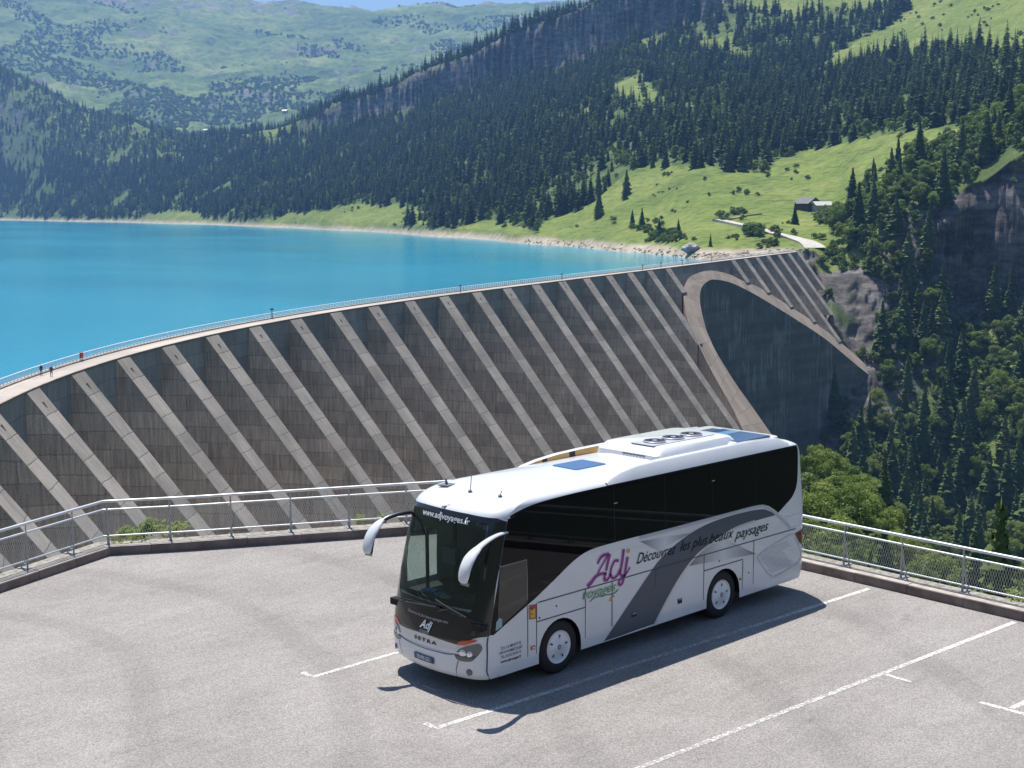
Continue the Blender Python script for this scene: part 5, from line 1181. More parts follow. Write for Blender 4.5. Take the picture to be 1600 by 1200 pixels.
def conifer_crown(seed, H=22, tiers=22, seg=11, rw=.15, droop=.28, near=False):
    """drooping boughs: each a small kite-shaped fan, in whorls; jagged outline with gaps"""
    r = random.Random(seed); V = []; F = []
    for i in range(tiers):
        t = i / (tiers - 1); z = H * (.07 + .92 * t ** .95); R = H * rw * (1 - t) ** .82 * r.uniform(.72, 1.18) + .12
        n_ = max(4, int(seg * (1 - t * .55))); a0 = r.uniform(0, 6.28)
        for k in range(n_):
            if r.random() < .1: continue
            a = a0 + 2 * math.pi * k / n_ + r.uniform(-.25, .25); R2 = R * r.uniform(.6, 1.15); wd_ = max(R2 * r.uniform(.32, .5), .22); zz_ = z + r.uniform(-.3, .3)
            ca, sa = math.cos(a), math.sin(a); dz = -R2 * droop * r.uniform(.6, 1.6)
            b_ = len(V); V += [(ca * .05, sa * .05, zz_ + R2 * .16 + .3), (ca * R2 * .62 - sa * wd_, sa * R2 * .62 + ca * wd_, zz_ + dz * .8), (ca * R2, sa * R2, zz_ + dz * .75), (ca * R2 * .62 + sa * wd_, sa * R2 * .62 - ca * wd_, zz_ + dz * .8), (ca * R2 * .55, sa * R2 * .55, zz_ + dz * .1 + .12)]
            F += [(b_, b_ + 1, b_ + 4), (b_ + 1, b_ + 2, b_ + 4), (b_ + 2, b_ + 3, b_ + 4), (b_ + 3, b_, b_ + 4)]
            if near:       # hanging twig fringe
                for q in range(3):
                    t2 = r.uniform(.35, .95); w2 = r.uniform(-1, 1) * wd_ * .8 * (1 - abs(t2 - .6)); px, py = ca * R2 * t2 - sa * w2, sa * R2 * t2 + ca * w2; pz = zz_ + dz * t2; s_ = r.uniform(.25, .5); b_ = len(V)
                    V += [(px - sa * s_, py + ca * s_, pz), (px + sa * s_, py - ca * s_, pz), (px + ca * .15, py + sa * .15, pz - s_ * 1.7)]; F += [(b_, b_ + 1, b_ + 2)]
    b_ = len(V); V += [(.25, 0, H * .9), (-.12, .2, H * .9), (-.12, -.2, H * .9), (0, 0, H * 1.03)]; F += [(b_, b_ + 1, b_ + 3), (b_ + 1, b_ + 2, b_ + 3), (b_ + 2, b_, b_ + 3)]
    return np.array(V), np.array(F)
def trunk_mesh(name, H, r0, limbs=0, seed=0, spread=3):
    bm = bmesh.new(); r = random.Random(seed); pts = [(r.uniform(-.02, .02) * H * i / 4, r.uniform(-.02, .02) * H * i / 4, H * i / 4 - (.8 if i == 0 else 0)) for i in range(5)]
    tube(bm, pts, [r0 * (1.15 - .24 * i) for i in range(5)], 7)
    for k in range(limbs):
        z = H * r.uniform(.3, .85); a = r.uniform(0, 6.28); L = spread * r.uniform(.5, 1); p0 = Vector((0, 0, z)); p1 = p0 + Vector((math.cos(a) * L, math.sin(a) * L, L * .7))
        tube(bm, [p0, p0.lerp(p1, .5) + Vector((0, 0, -.1 * L)), p1], [r0 * .45, r0 * .3, r0 * .1], 5)
    me_ = bpy.data.meshes.new(name); bm.to_mesh(me_); bm.free(); me_.materials.append(bark); return me_
def broad_crown(seed, H=10, R=3.6, puffs=16, leaves=2600, ls=.34):
    g = np.random.default_rng(seed); P = []
    cs = []
    for i in range(puffs):
        a = g.uniform(0, 6.28); t = g.uniform(0, 1); rad = R * g.uniform(.35, 1) * math.sin(math.pi * (.16 + .70 * t)) * g.uniform(.6, 1.1); cs.append((rad * 1.12 * math.cos(a), rad * 1.12 * math.sin(a), H * (.24 + .68 * t) + g.uniform(-.4, .4), R * g.uniform(.17, .4)))
    cs.append((0, 0, H * .9, R * .28)); cs.append((0, 0, H * .55, R * .45)); cs = np.array(cs)
    w_ = cs[:, 3] ** 2; idx = g.choice(len(cs), leaves, p=w_ / w_.sum()); c_ = cs[idx]
    d = g.normal(size=(leaves, 3)); d /= np.linalg.norm(d, axis=1)[:, None]; rr_s = c_[:, 3] * g.uniform(.62, 1.08, leaves) ; rr_s *= 1 + .18 * np.sin(d[:, 0] * 9 + idx) * np.sin(d[:, 2] * 8 + idx)
    C = c_[:, :3] + d * rr_s[:, None] * np.array([1, 1, .8])
    # leaf clump: a bent pair of triangles, roughly facing outward with scatter
    nrm = d + g.normal(size=(leaves, 3)) * .55 + np.array([0, 0, .25]); nrm /= np.linalg.norm(nrm, axis=1)[:, None]
    t1 = np.cross(nrm, g.normal(size=(leaves, 3))); t1 /= np.linalg.norm(t1, axis=1)[:, None]; t2 = np.cross(nrm, t1); s = ls * g.uniform(.6, 1.4, leaves)[:, None]
    V = np.stack([C - t1 * s, C - t2 * s * .6 + nrm * s * .15, C + t1 * s, C + t2 * s * .6 - nrm * s * .1], 1).reshape(-1, 3)
    F = np.arange(len(V)).reshape(-1, 4); return V, F
def mk(name, VF, m):
    me_ = np_mesh(name, *VF); me_.materials.append(m); return me_
NCV = 6
con_near = [mk('crown', conifer_crown(100 + i, 22, 34, 17, .185 + .025 * (i % 3), .32, True), needle_near) for i in range(NCV)]
con_far = [mk('spruce_far_%d' % i, conifer_crown(200 + i, 22, 18, 11, .18 + .035 * (i % 3), .26), needle) for i in range(NCV)]
con_trunk = trunk_mesh('trunk', 21, .28)
bro_near = [mk('crown', broad_crown(300 + i, 10 + (i % 3), 3.6 + .5 * (i % 2), 30, 7500, .2), leafm if i % 3 else leafd) for i in range(6)]
bro_trunk = [trunk_mesh('trunk', 8.0, .2, 7, i, 3) for i in range(3)]
bro_far = [mk('broadleaf_far_%d' % i, broad_crown(400 + i, 11, 4.2, 14, 420, .75), leafd if i % 2 else leafm) for i in range(4)]
shrubs = [mk('shrub_%d' % i, broad_crown(500 + i, 2.6, 2.2, 9, 420, .3), shrubm if i % 2 else leafd) for i in range(4)]

def candidates(u0, u1, D0, D1, spacing):
    """jittered world grid points inside a sector, with height and picture position"""
    a0, a1 = sorted((azd(u0), azd(u1))); cor = np.array([(CAM[0] + D * math.cos(a), CAM[1] + D * math.sin(a)) for D in (D0, D1) for a in np.linspace(a0, a1, 7)])
    xs = np.arange(cor[:, 0].min(), cor[:, 0].max(), spacing); ys = np.arange(cor[:, 1].min(), cor[:, 1].max(), spacing); gx_, gy_ = np.meshgrid(xs, ys); gx_ = gx_.ravel(); gy_ = gy_.ravel()
    D = np.hypot(gx_ - CAM[0], gy_ - CAM[1]); A = np.arctan2(gy_ - CAM[1], gx_ - CAM[0]); k = (D > D0) & (D < D1) & (A > a0) & (A < a1)
    gx_ = gx_[k] + rng.uniform(-.48, .48, k.sum()) * spacing; gy_ = gy_[k] + rng.uniform(-.48, .48, k.sum()) * spacing
    z = terrain(gx_, gy_); P = np.stack([gx_, gy_, z], -1); u, v, wz = project(P); return P, u, v, np.hypot(gx_ - CAM[0], gy_ - CAM[1])
def slope_at(P, e=6):
    zx = terrain(P[:, 0] + e, P[:, 1]) - terrain(P[:, 0] - e, P[:, 1]); zy = terrain(P[:, 0], P[:, 1] + e) - terrain(P[:, 0], P[:, 1] - e); return np.hypot(zx, zy) / (2 * e)
def scatter(name, P, sc, meshes, zoff=0):
    """one object holding many small plants (geometry nodes instances on points)"""
    me_ = bpy.data.meshes.new(name); n_ = len(P); me_.vertices.add(n_); Q = np.array(P, np.float32); Q[:, 2] += zoff; me_.vertices.foreach_set('co', Q.ravel())
    for nm, vals, ty in (('sc', sc, 'FLOAT'), ('rz', rng.uniform(0, 6.28, n_), 'FLOAT')): a = me_.attributes.new(nm, ty, 'POINT'); a.data.foreach_set('value', np.asarray(vals, np.float32))
    a = me_.attributes.new('pick', 'INT', 'POINT'); a.data.foreach_set('value', rng.integers(0, len(meshes), n_).astype(np.int32))
    o = bpy.data.objects.new(name, me_); col.objects.link(o)
    ng = bpy.data.node_groups.new(name, 'GeometryNodeTree'); ng.interface.new_socket('Geometry', in_out='INPUT', socket_type='NodeSocketGeometry'); ng.interface.new_socket('Geometry', in_out='OUTPUT', socket_type='NodeSocketGeometry')
    nn = ng.nodes; gi_ = nn.new('NodeGroupInput'); go = nn.new('NodeGroupOutput'); iop = nn.new('GeometryNodeInstanceOnPoints'); L = ng.links
    g2i = nn.new('GeometryNodeGeometryToInstance')
    for m_ in meshes[::-1]:
        ob = bpy.data.objects.new(m_.name + '_source', m_); srcs.objects.link(ob); oi = nn.new('GeometryNodeObjectInfo'); oi.inputs['Object'].default_value = ob; oi.inputs['As Instance'].default_value = True; L.new(oi.outputs['Geometry'], g2i.inputs[0])
    g2i_out = g2i.outputs[0]
    def attr(nm, ty): a = nn.new('GeometryNodeInputNamedAttribute'); a.data_type = ty; a.inputs['Name'].default_value = nm; return a.outputs[0]
    L.new(gi_.outputs[0], iop.inputs['Points']); L.new(g2i_out, iop.inputs['Instance']); iop.inputs['Pick Instance'].default_value = True; L.new(attr('pick', 'INT'), iop.inputs['Instance Index'])
    cx_ = nn.new('ShaderNodeCombineXYZ'); L.new(attr('rz', 'FLOAT'), cx_.inputs[2]); L.new(cx_.outputs[0], iop.inputs['Rotation']); L.new(attr('sc', 'FLOAT'), iop.inputs['Scale']); L.new(iop.outputs[0], go.inputs[0])
    md = o.modifiers.new('scatter', 'NODES'); md.node_group = ng
    return tag(o, kind='stuff')
srcs = bpy.data.collections.new('plant_sources')       # not linked to the scene: only instanced

def tree(kind, P, s, var, label, group):
    t = empty('spruce_tree' if kind == 'c' else 'broadleaf_tree', P, random.uniform(0, 6.28)); t.scale = (s * random.uniform(.9, 1.12), s * random.uniform(.9, 1.12), s); tag(t, label, 'tree', group)
    if kind == 'c': parts = (('crown', con_near[var % NCV]), ('trunk', con_trunk))
    else: parts = (('crown', bro_near[var % 6]), ('trunk', bro_trunk[var % 3]))
    for nm, m_ in parts: o = bpy.data.objects.new(nm, m_); col.objects.link(o); o.parent = t
    return t
# --- right bank and gorge
P, u, v, D = candidates(1255, 1760, 600, 1010, 8.6)
gul = fbm(P[:, 0] / 45, P[:, 1] / 45, 3, 140); st = slope_at(P)
CLIFF = [(1455,465),(1470,340),(1500,290),(1540,255),(1620,215),(1720,180),(1720,500),(1560,480),(1500,500)]
cliff2 = [(1283,425),(1340,425),(1392,450),(1388,520),(1370,560),(1400,640),(1330,640),(1290,540)]
isC = inpoly(u, v, CLIFF); isC2 = inpoly(u, v, cliff2); band = inpoly(u, v, [(1455,395),(1500,400),(1560,480),(1600,560),(1700,640),(1700,760),(1540,720),(1500,560)])
mz = zones(P[:, 0], P[:, 1], P[:, 2]); grassyspur = inpoly(u, v, [(1262,400),(1290,372),(1310,380),(1335,430),(1285,440)])
prob = np.where(isC, .05, np.where(isC2, .03, np.where(mz, 0.0, np.where(grassyspur, .04, .86))))
vh = v < 395
con = (rng.random(len(P)) < np.where(band, .08, np.where(u < 1400, .25, np.where(v < 420, .2, .5))))
keep = (rng.random(len(P)) < prob) & (u > 1275) & (u < 1720) & (v > 120) & (v < 900)
con = con & ~((v < 400) & (rng.random(len(P)) < .35))
RB = (P[keep], con[keep], D[keep], u[keep], v[keep])
# --- near leafy slope right of the car park
P2, u2, v2, D2 = candidates(1235, 1780, 62, 420, 5.9)
lim = np.interp(u2, [1235, 1300, 1400, 1500, 1600], [400, 395, 340, 270, 235]); k2 = (D2 < lim) & (rng.random(len(P2)) < .93)
P2, u2, v2, D2 = P2[k2], u2[k2], v2[k2], D2[k2]; con2 = rng.random(len(P2)) < np.where(u2 > 1430, .25, .06)
# --- main forest
P3, u3, v3, D3 = candidates(-60, 1680, 860, 5750, 10.2)
dens = fbm(P3[:, 0] / 60, P3[:, 1] / 60, 4, 150); mz3 = zones(P3[:, 0], P3[:, 1], P3[:, 2]); st3 = slope_at(P3)
thin = np.where(inpoly(u3, v3, [(0, 80), (250, 170), (330, 215), (250, 260), (120, 250), (0, 215), (-60, 200), (-60, 60)]), .75, 1.0)
thin = np.where(inpoly(u3, v3, [(1000, 0), (1180, -10), (1400, 0), (1290, 90), (1180, 60), (1100, 95), (1010, 60)]), .5, thin)
pr = np.where(mz3, .0, np.where(P3[:, 2] < -15, 0, np.where(st3 > 1.5, .12, np.clip((dens - .28) * 8, .12, 1) * thin)))
front = (D3 > 1010) | (u3 < 1290); k3 = (rng.random(len(P3)) < pr) & (v3 > -60) & (v3 < 420) & front & (u3 < 1660)
P3, u3, v3, D3, dens = P3[k3], u3[k3], v3[k3], D3[k3], dens[k3]
bf = rng.random(len(P3)) < np.where(inpoly(u3, v3, [(0, 80), (250, 170), (330, 215), (250, 260), (120, 250), (0, 215), (-60, 200), (-60, 60)]), .8, np.where(dens < .45, .6, .2))
sc3 = np.clip(rng.normal(.98, .27, len(P3)), .35, 1.6) * np.interp(D3, [900, 2500, 4500], [1, 1.15, 1.35])
# lone trees and clumps on the meadow
lone = [(936, 338, 1.25), (934, 342, .9), (979, 305, 1.0), (977, 312, .8), (988, 355, .6), (1003, 358, .7), (1242, 350, .62), (1030, 372, .6), (1060, 368, .5), (1110, 385, .35), (1060, 240, .8), (1040, 262, .9), (1085, 250, .9), (1095, 262, .8), (1008, 258, .8), (1020, 262, .7), (1180, 242, 1.0), (1168, 262, 1.1), (1150, 262, 1.2), (1138, 268, 1.2), (1160, 268, 1.1), (1210, 232, 1.0), (1225, 236, 1.0)]
# --- individuals: the trees that show largest
cons = []; bros = []
for i in range(len(RB[0])): (cons if RB[1][i] else bros).append((RB[0][i], RB[2][i], RB[3][i], RB[4][i], 'r'))
for i in range(len(P2)): (cons if con2[i] else bros).append((P2[i], D2[i], u2[i], v2[i], 'n'))
cs_ = lambda q: {'r': random.uniform(.75, 1.45), 'n': random.uniform(.5, .8)}[q[4]]
bs_ = lambda q: {'r': random.uniform(.8, 1.45), 'n': random.uniform(.65, 1.0) * float(np.interp(q[1], [60, 170], [.5, 1]))}[q[4]]
cons = [(q, cs_(q)) for q in cons]; bros = [(q, bs_(q)) for q in bros]
vis = lambda q: (-40 < q[0][2] < 1640) and (q[0][3] < 1000)
cons.sort(key=lambda q: (not vis(q), -22 * q[1] / q[0][1])); bros.sort(key=lambda q: (not vis(q), -11 * q[1] / q[0][1]))
lone3 = [(hit(a, b_, 820, 1500), s) for a, b_, s in lone]
NC = 290 - len(lone3); NB = 292
cl = {'r': 'tall dark spruce on the steep right bank of the gorge', 'n': 'spruce standing among the leafy trees beyond the right railing'}
bl = {'r': 'leafy green tree on the steep rocky right bank of the gorge', 'n': 'bushy bright green tree on the slope just beyond the right railing'}
cg = {'r': 'spruces on the right bank', 'n': 'spruces on the near slope'}; bgp = {'r': 'leafy trees on the right bank', 'n': 'leafy trees on the near slope'}
for i, (q, s) in enumerate(cons[:NC]): tree('c', tuple(q[0] + np.array([0, 0, -.5])), s, i, cl[q[4]], cg[q[4]])
for i, (q, s) in enumerate(bros[:NB]): tree('b', tuple(q[0] + np.array([0, 0, -.4])), s, i, bl[q[4]], bgp[q[4]])
LL = {0: 'taller of the two spruces standing close together near the left end of the meadow', 1: 'smaller of the two spruces close together near the left end of the meadow', 2: 'taller spruce of the pair alone in the middle of the left meadow', 3: 'shorter spruce of the pair alone in the middle of the left meadow', 4: 'small spruce left of the bush clump above the lake shore', 5: 'second small spruce left of the bush clump above the lake shore', 6: 'small lone spruce just below the chalet', 7: 'small spruce rising out of the bush clump above the shore', 8: 'smallest spruce right of the bush clump above the shore', 9: 'tiny spruce near the shore left of the meadow road'}
for i, (p, s) in enumerate(lone3): tree('c', tuple(p), s, i, LL.get(i, 'dark spruce at the forest edge along the top of the green meadow'), 'spruces on the meadow')
def arr(L): return np.array([q[0][0] for q in L]).reshape(-1, 3), np.array([q[1] for q in L])
if len(cons) > NC: scatter('gorge_spruces', *arr(cons[NC:]), con_far, -.5)
if len(bros) > NB: scatter('gorge_leafy_wood', *arr(bros[NB:]), bro_far, -.4)
scatter('spruce_forest', P3[~bf], sc3[~bf], con_far, -.8)
scatter('mixed_leafy_wood', P3[bf], sc3[bf] * .8, bro_far, -.6)
# undergrowth on the right bank, along the meadow edges and on the near slope
P4, u4, v4, D4 = candidates(1262, 1760, 600, 1000, 4.2); m4 = zones(P4[:, 0], P4[:, 1], P4[:, 2])
k4 = (~m4) & (u4 > 1270) & (v4 > 130) & (rng.random(len(P4)) < np.where(inpoly(u4, v4, CLIFF), .12, np.where(inpoly(u4, v4, cliff2), .07, .62)))
scatter('undergrowth', P4[k4], rng.uniform(.6, 1.9, k4.sum()), shrubs, -.3)
P5, u5, v5, D5 = candidates(1200, 1800, 36, 420, 3.2)
k5 = (rng.random(len(P5)) < .8) & (D5 < np.interp(u5, [1235, 1300, 1400, 1500, 1600], [400, 395, 340, 270, 235])); scatter('slope_undergrowth', P5[k5], rng.uniform(.35, .9, k5.sum()) * np.interp(D5[k5], [36, 120], [.5, 1]), shrubs, -.2)
P6, u6, v6, D6 = candidates(-40, 1660, 830, 2600, 11); m6 = zones(P6[:, 0], P6[:, 1], P6[:, 2])
edge = fbm(P6[:, 0] / 35, P6[:, 1] / 35, 3, 160)
k6 = (P6[:, 2] > -17) & (v6 > 0) & (rng.random(len(P6)) < np.where(m6, np.clip((edge - .60) * 2.2, .004, .5), .16)); scatter('hillside_bushes', P6[k6], rng.uniform(.6, 1.6, k6.sum()), shrubs, -.2)
# bushes seen on the meadow by the road and the shore
bush = [(1178, 366, 6, 1.9, 18), (1213, 362, 2, 1.2, 7), (1155, 333, 9, 1.1, 14), (1130, 336, 5, 1.0, 8), (1010, 362, 7, 1.3, 12), (1045, 370, 12, 1.6, 26), (1020, 376, 6, 1.2, 10), (1200, 382, 9, 1.1, 10), (1290, 345, 8, 1.8, 22), (1300, 335, 5, 1.6, 12), (1145, 372, 4, .7, 5), (1230, 350, 3, .6, 3), (1040, 300, 14, .5, 12)]
bp_ = []; bs2 = []
for a, b_, w_, s, n_ in bush:
    for _ in range(n_): bp_.append(hit(a + random.gauss(0, w_), b_ + random.gauss(0, w_ * .35), 790, 1300)); bs2.append(s * random.uniform(.6, 1.3))
scatter('meadow_bushes', np.array(bp_), np.array(bs2), shrubs, -.2)
# scrub on the far mountains
n7 = 22000; iu = rng.integers(0, A2.shape[0], n7 * 2); ir = rng.integers(40, 430, n7 * 2); k7 = fbm(X2[iu, ir] / 300, Y2[iu, ir] / 300, 4, 170) > np.interp(Z2[iu, ir], [150, 600, 1100], [.40, .5, .66]); iu, ir = iu[k7], ir[k7]
scatter('mountain_scrub', np.stack([X2[iu, ir], Y2[iu, ir], Z2[iu, ir]], -1), rng.uniform(1.6, 5.0, len(iu)), shrubs, -1)
# ---- weeds behind the kerb
def weed(x, y, z, s, label, n_=60, seed=1):
    g = random.Random(seed); bm = bmesh.new()
    for _ in range(n_):
        a = g.uniform(0, 6.28); r_ = abs(g.gauss(0, .5)) * s; h = g.uniform(.03, .55) * s * g.uniform(.6, 1) * (1 - min(r_ * .6, .8)); c = Vector((r_ * math.cos(a), r_ * math.sin(a) * .45, h)); L = g.uniform(.05, .10) * s * 1.3
        d = Vector((g.gauss(0, 1), g.gauss(0, 1), g.gauss(.3, .5))).normalized(); e = d.orthogonal().normalized()
        bm.faces.new([bm.verts.new(c - d * L), bm.verts.new(c + e * L * .45), bm.verts.new(c + d * L), bm.verts.new(c - e * L * .45)])
    for _ in range(12):
        a = g.uniform(0, 6.28); p = Vector((math.cos(a) * .25 * s, math.sin(a) * .1 * s, g.uniform(.2, .55) * s)); q = Vector((p.x * .3, p.y * .3, 0)); e = Vector((.004, 0, 0)); bm.faces.new([bm.verts.new(q - e), bm.verts.new(q + e), bm.verts.new(p + e), bm.verts.new(p - e)])
    o = build('weed_plant', bm, weedm); o.location = (x, y, z); o.rotation_euler = (0, 0, .6); return tag(o, label, 'plant')
weedm = leaf_mat('weed_leaves', (.16, .24, .05), (.42, .46, .14), .4)
def along(seg, t, d): 
    a, b_ = KL[seg], KL[seg + 1]; c_, e_ = offset_line(KL, d * SG)[seg:seg + 2]; return c_[0] + (e_[0] - c_[0]) * t, c_[1] + (e_[1] - c_[1]) * t
def gpt(u, v, z):
    d = F_ + R_ * (u - 800) / FPX - U_ * (v - 600) / FPX; t = (z - CAM[2]) / d[2]; return CAM + d * t
for i, (uu_, vv_, s, n_, lb) in enumerate(((195, 842, .62, 240, 'leafy weed tuft behind the kerb just right of the railing bend'), (232, 838, .85, 420, 'tallest leafy weed clump behind the kerb left of the coach'), (275, 834, .6, 220, 'small yellow green weed clump at the right end of the left weeds'), (562, 817, .4, 140, 'low weed by the kerb behind the left wing mirror'), (595, 815, .35, 110, 'low weed closest to the windscreen edge behind the kerb'), (1585, 938, .45, 160, 'small green tuft behind the kerb at the right edge'))):
    x, y, z = gpt(uu_, vv_ - 4, .2); weed(x, y, .18, s, lb, n_, i + 3)

# ------------------------------------------------------------------ meadow road, chalet, car, boulders
print('details')
rp = [(1274, 389), (1262, 380), (1240, 373), (1222, 369), (1200, 363), (1180, 358), (1160, 353), (1140, 348.5), (1119, 344)]
pts = [hit(a, b_, 780, 1300) for a, b_ in rp]; pts = smooth2([tuple(p) for p in pts], 6); 
def road(name, pts, wds, m):
    bm = bmesh.new(); rows = []
    for i, p in enumerate(pts):
        p = Vector(p); d = Vector(pts[min(i + 1, len(pts) - 1)]) - Vector(pts[max(i - 1, 0)]); d.z = 0; d.normalize(); s = Vector((-d.y, d.x, 0)); w_ = np.interp(i / (len(pts) - 1), np.linspace(0, 1, len(wds)), wds) / 2
        a, b_ = p + s * w_, p - s * w_; zz_ = float(max(terrain(np.array([a.x, b_.x, p.x]), np.array([a.y, b_.y, p.y])))) + .5; rows.append((bm.verts.new((a.x, a.y, zz_)), bm.verts.new((b_.x, b_.y, zz_)), bm.verts.new((a.x, a.y, zz_ - 5)), bm.verts.new((b_.x, b_.y, zz_ - 5))))
    for r0, r1 in zip(rows[:-1], rows[1:]): bm.faces.new((r0[0], r0[1], r1[1], r1[0])); bm.faces.new((r0[0], r1[0], r1[2], r0[2])); bm.faces.new((r0[1], r1[1], r1[3], r0[3]))
    bmesh.ops.recalc_face_normals(bm, faces=bm.faces); return tag(build(name, bm, m), kind='structure')
roadm = mat('pale_road', (.5, .46, .4), .9, noise=(.3, .12))
road('meadow_road', pts, [13, 10, 7.5, 7, 6, 6, 6], roadm)
pts2 = [hit(a, b_, 780, 1400) for a, b_ in [(1119, 344), (1140, 343), (1160, 339), (1190, 335)]]; road('farm_track', smooth2([tuple(p) for p in pts2], 5), [8, 4, 3], mat('track_dirt', (.36, .28, .2), .95))
# crest end platform
wood = mat('dark_wood', (.07, .045, .032), .85, noise=(.8, .4)); stonew = mat('chalet_stone', (.35, .33, .3), .9, noise=(1, .2)); slate = mat('weathered_roof', (.13, .12, .125), .6, noise=(.6, .35)); tin = mat('pale_tin_roof', (.55, .53, .5), .45, noise=(.5, .15))
def gable(name, L, W, h, rh, mw, mr, parent, loc=(0, 0, 0), over=.8):
    bm = bmesh.new(); v = [bm.verts.new(p) for p in [(-L/2, -W/2, -3), (L/2, -W/2, -3), (L/2, W/2, -3), (-L/2, W/2, -3), (-L/2, -W/2, h), (L/2, -W/2, h), (L/2, W/2, h), (-L/2, W/2, h), (-L/2, 0, h + rh), (L/2, 0, h + rh)]]
    for f in ((0, 1, 5, 4), (2, 3, 7, 6), (1, 2, 6, 9, 5), (3, 0, 4, 8, 7)): bm.faces.new([v[i] for i in f])
    a = build(name + '_wall', bm, mw, parent); a.location = loc; bm = bmesh.new()
    for sg in (1, -1):
        sl_ = rh / (W / 2); y1 = W / 2 + over; p = [(-L/2 - over, 0, h + rh + .15), (L/2 + over, 0, h + rh + .15), (L/2 + over, sg * y1, h - over * sl_ + .15), (-L/2 - over, sg * y1, h - over * sl_ + .15)]
        t_ = [bm.verts.new(q) for q in p]; b_ = [bm.verts.new((q[0], q[1], q[2] - .3)) for q in p]; bm.faces.new(t_); bm.faces.new(b_[::-1])
        for k in range(4): bm.faces.new((t_[k], t_[(k + 1) % 4], b_[(k + 1) % 4], b_[k]))
    bmesh.ops.recalc_face_normals(bm, faces=bm.faces); r_ = build('roof', bm, mr, parent); r_.location = loc; return a, r_
pc = hit(1262, 327, 800, 1300); vdir = math.atan2(CAM[1] - pc[1], CAM[0] - pc[0])
ch = empty('chalet', tuple(pc), vdir + math.radians(38)); tag(ch, 'dark timber chalet with grey gabled roof on the green meadow above the dam', 'chalet')
a, r_ = gable('timber', 15, 10.5, 4.2, 3.6, wood, slate, ch); a.name = 'wall'
bm = bmesh.new()
for x in (-4.5, -1.5, 1.5, 4.5): box(bm, (x, 5.28, 2.2), (1.1, .06, 1.2)); box(bm, (x, -5.28, 2.2), (1.1, .06, 1.2))
for y in (-2.6, 0, 2.6): box(bm, (7.53, y, 2.4), (.06, 1.1, 1.2)); box(bm, (7.53, y, 5.0), (.06, .8, .9))
build('windows', bm, mat('pane_dark', (.02, .025, .03), .2), a)
bm = bmesh.new(); box(bm, (-3, 1.6, 7.1), (1.0, 1.0, 2.0)); build('chimney', bm, stonew, r_)
pb = hit(1284, 327, 800, 1300); barn = empty('barn', (pb[0], pb[1], pb[2]), vdir + math.radians(-62)); tag(barn, 'long low annex with pale metal roof joined to the chalet', 'barn')
a, r_ = gable('annex', 12, 8, 2.8, 2.2, stonew, tin, barn); a.name = 'wall'
bm = bmesh.new(); box(bm, (2, -4.03, 1.2), (2.4, .08, 2.4)); build('door', bm, wood, barn)
# little stone terrace wall in front of the chalet
# alpine huts far away
for (a, b_, D0_, s, lb) in ((329, 202, 3600, 1.6, 'tiny pale roofed hut below the mountain, left one'), (452, 172, 3200, 1.7, 'tiny pale roofed hut where the dark ridge meets the far mountain')):
    az_ = azd(a); Dd = 3950 if a < 400 else 3420; x, y = CAM[0] + Dd * math.cos(az_), CAM[1] + Dd * math.sin(az_); z = max(float(terrain(np.array([x]), np.array([y]))[0]), zfor(az_, Dd, b_ + 3))
    h_ = empty('alpine_hut', (x, y, z), az_ + 1.2); tag(h_, lb, 'hut'); w_, r_ = gable('hut', 12, 8, 3, 3, stonew, tin, h_); w_.name = 'wall'
# parked car by the road
pcar = hit(1214, 368.5, 780, 1200); car = empty('parked_car', tuple(pcar + np.array([0, 0, .5])), vdir + 1.2); tag(car, 'small dark car parked at the edge of the pale meadow road', 'car')
bm = bmesh.new(); prof_ = [(-2.1, .3), (2.1, .3), (2.15, .75), (1.3, .95), (.7, 1.45), (-1.3, 1.48), (-2.0, .95)]
l_ = [bm.verts.new((x, -.85, z)) for x, z in prof_]; r2_ = [bm.verts.new((x, .85, z)) for x, z in prof_]; bm.faces.new(l_); bm.faces.new(r2_[::-1])
for k in range(7): bm.faces.new((l_[k], l_[(k + 1) % 7], r2_[(k + 1) % 7], r2_[k]))
bmesh.ops.recalc_face_normals(bm, faces=bm.faces); build('body', bm, mat('dark_car_paint', (.03, .03, .035), .3, coat=.5), car)
for x in (-1.3, 1.3):
    for y in (-.86, .86): bm = bmesh.new(); bar(bm, (x, y - .1, .33), (x, y + .1, .33), .33, 14); build('wheel', bm, tyre, car)
# boulders
def boulder(name, p, s, label=None, seed=0):
    bm = bmesh.new(); bmesh.ops.create_icosphere(bm, subdivisions=4, radius=1); g = random.Random(seed); off_ = Vector((g.uniform(0, 50),) * 3)
    from mathutils import noise as mn
    for v in bm.verts: v.co *= 1 + .38 * mn.noise(v.co * 1.2 + off_) + .2 * mn.noise(v.co * 2.9 + off_) + .1 * mn.noise(v.co * 6 + off_); v.co.x *= s[0]; v.co.y *= s[1]; v.co.z *= s[2]
    o = build(name, bm, boulderm); o.location = tuple(p); 
    if label: tag(o, label, 'boulder')
    return o
boulderm = mat('grey_rock', (.33, .30, .285), .95, noise=(.25, .5), bump=(.6, .6))
boulder('boulder', hit(1081, 394, 760, 1000) + np.array([0, 0, 2]), (6.5, 4.5, 3.0), 'big grey boulder on the shore just above the dam crest', 3)
V0, F0 = [], []
g = rng; bmr = bmesh.new()
for _ in range(240):
    a = g.uniform(820, 1262); b_ = np.interp(a, [820, 960, 1060, 1150, 1262], [377, 388, 398, 400, 390]) + g.normal(0, 3.5); p = hit(a, b_, 760, 1400)
    if p[2] < -22.8: continue
    s = g.uniform(.35, 1.5); r_ = bmesh.ops.create_icosphere(bmr, subdivisions=1, radius=s)
    for v in r_['verts']: v.co = Vector((v.co.x * g.uniform(.7, 1.3), v.co.y * g.uniform(.7, 1.3), v.co.z * g.uniform(.4, .8))) + Vector(p)
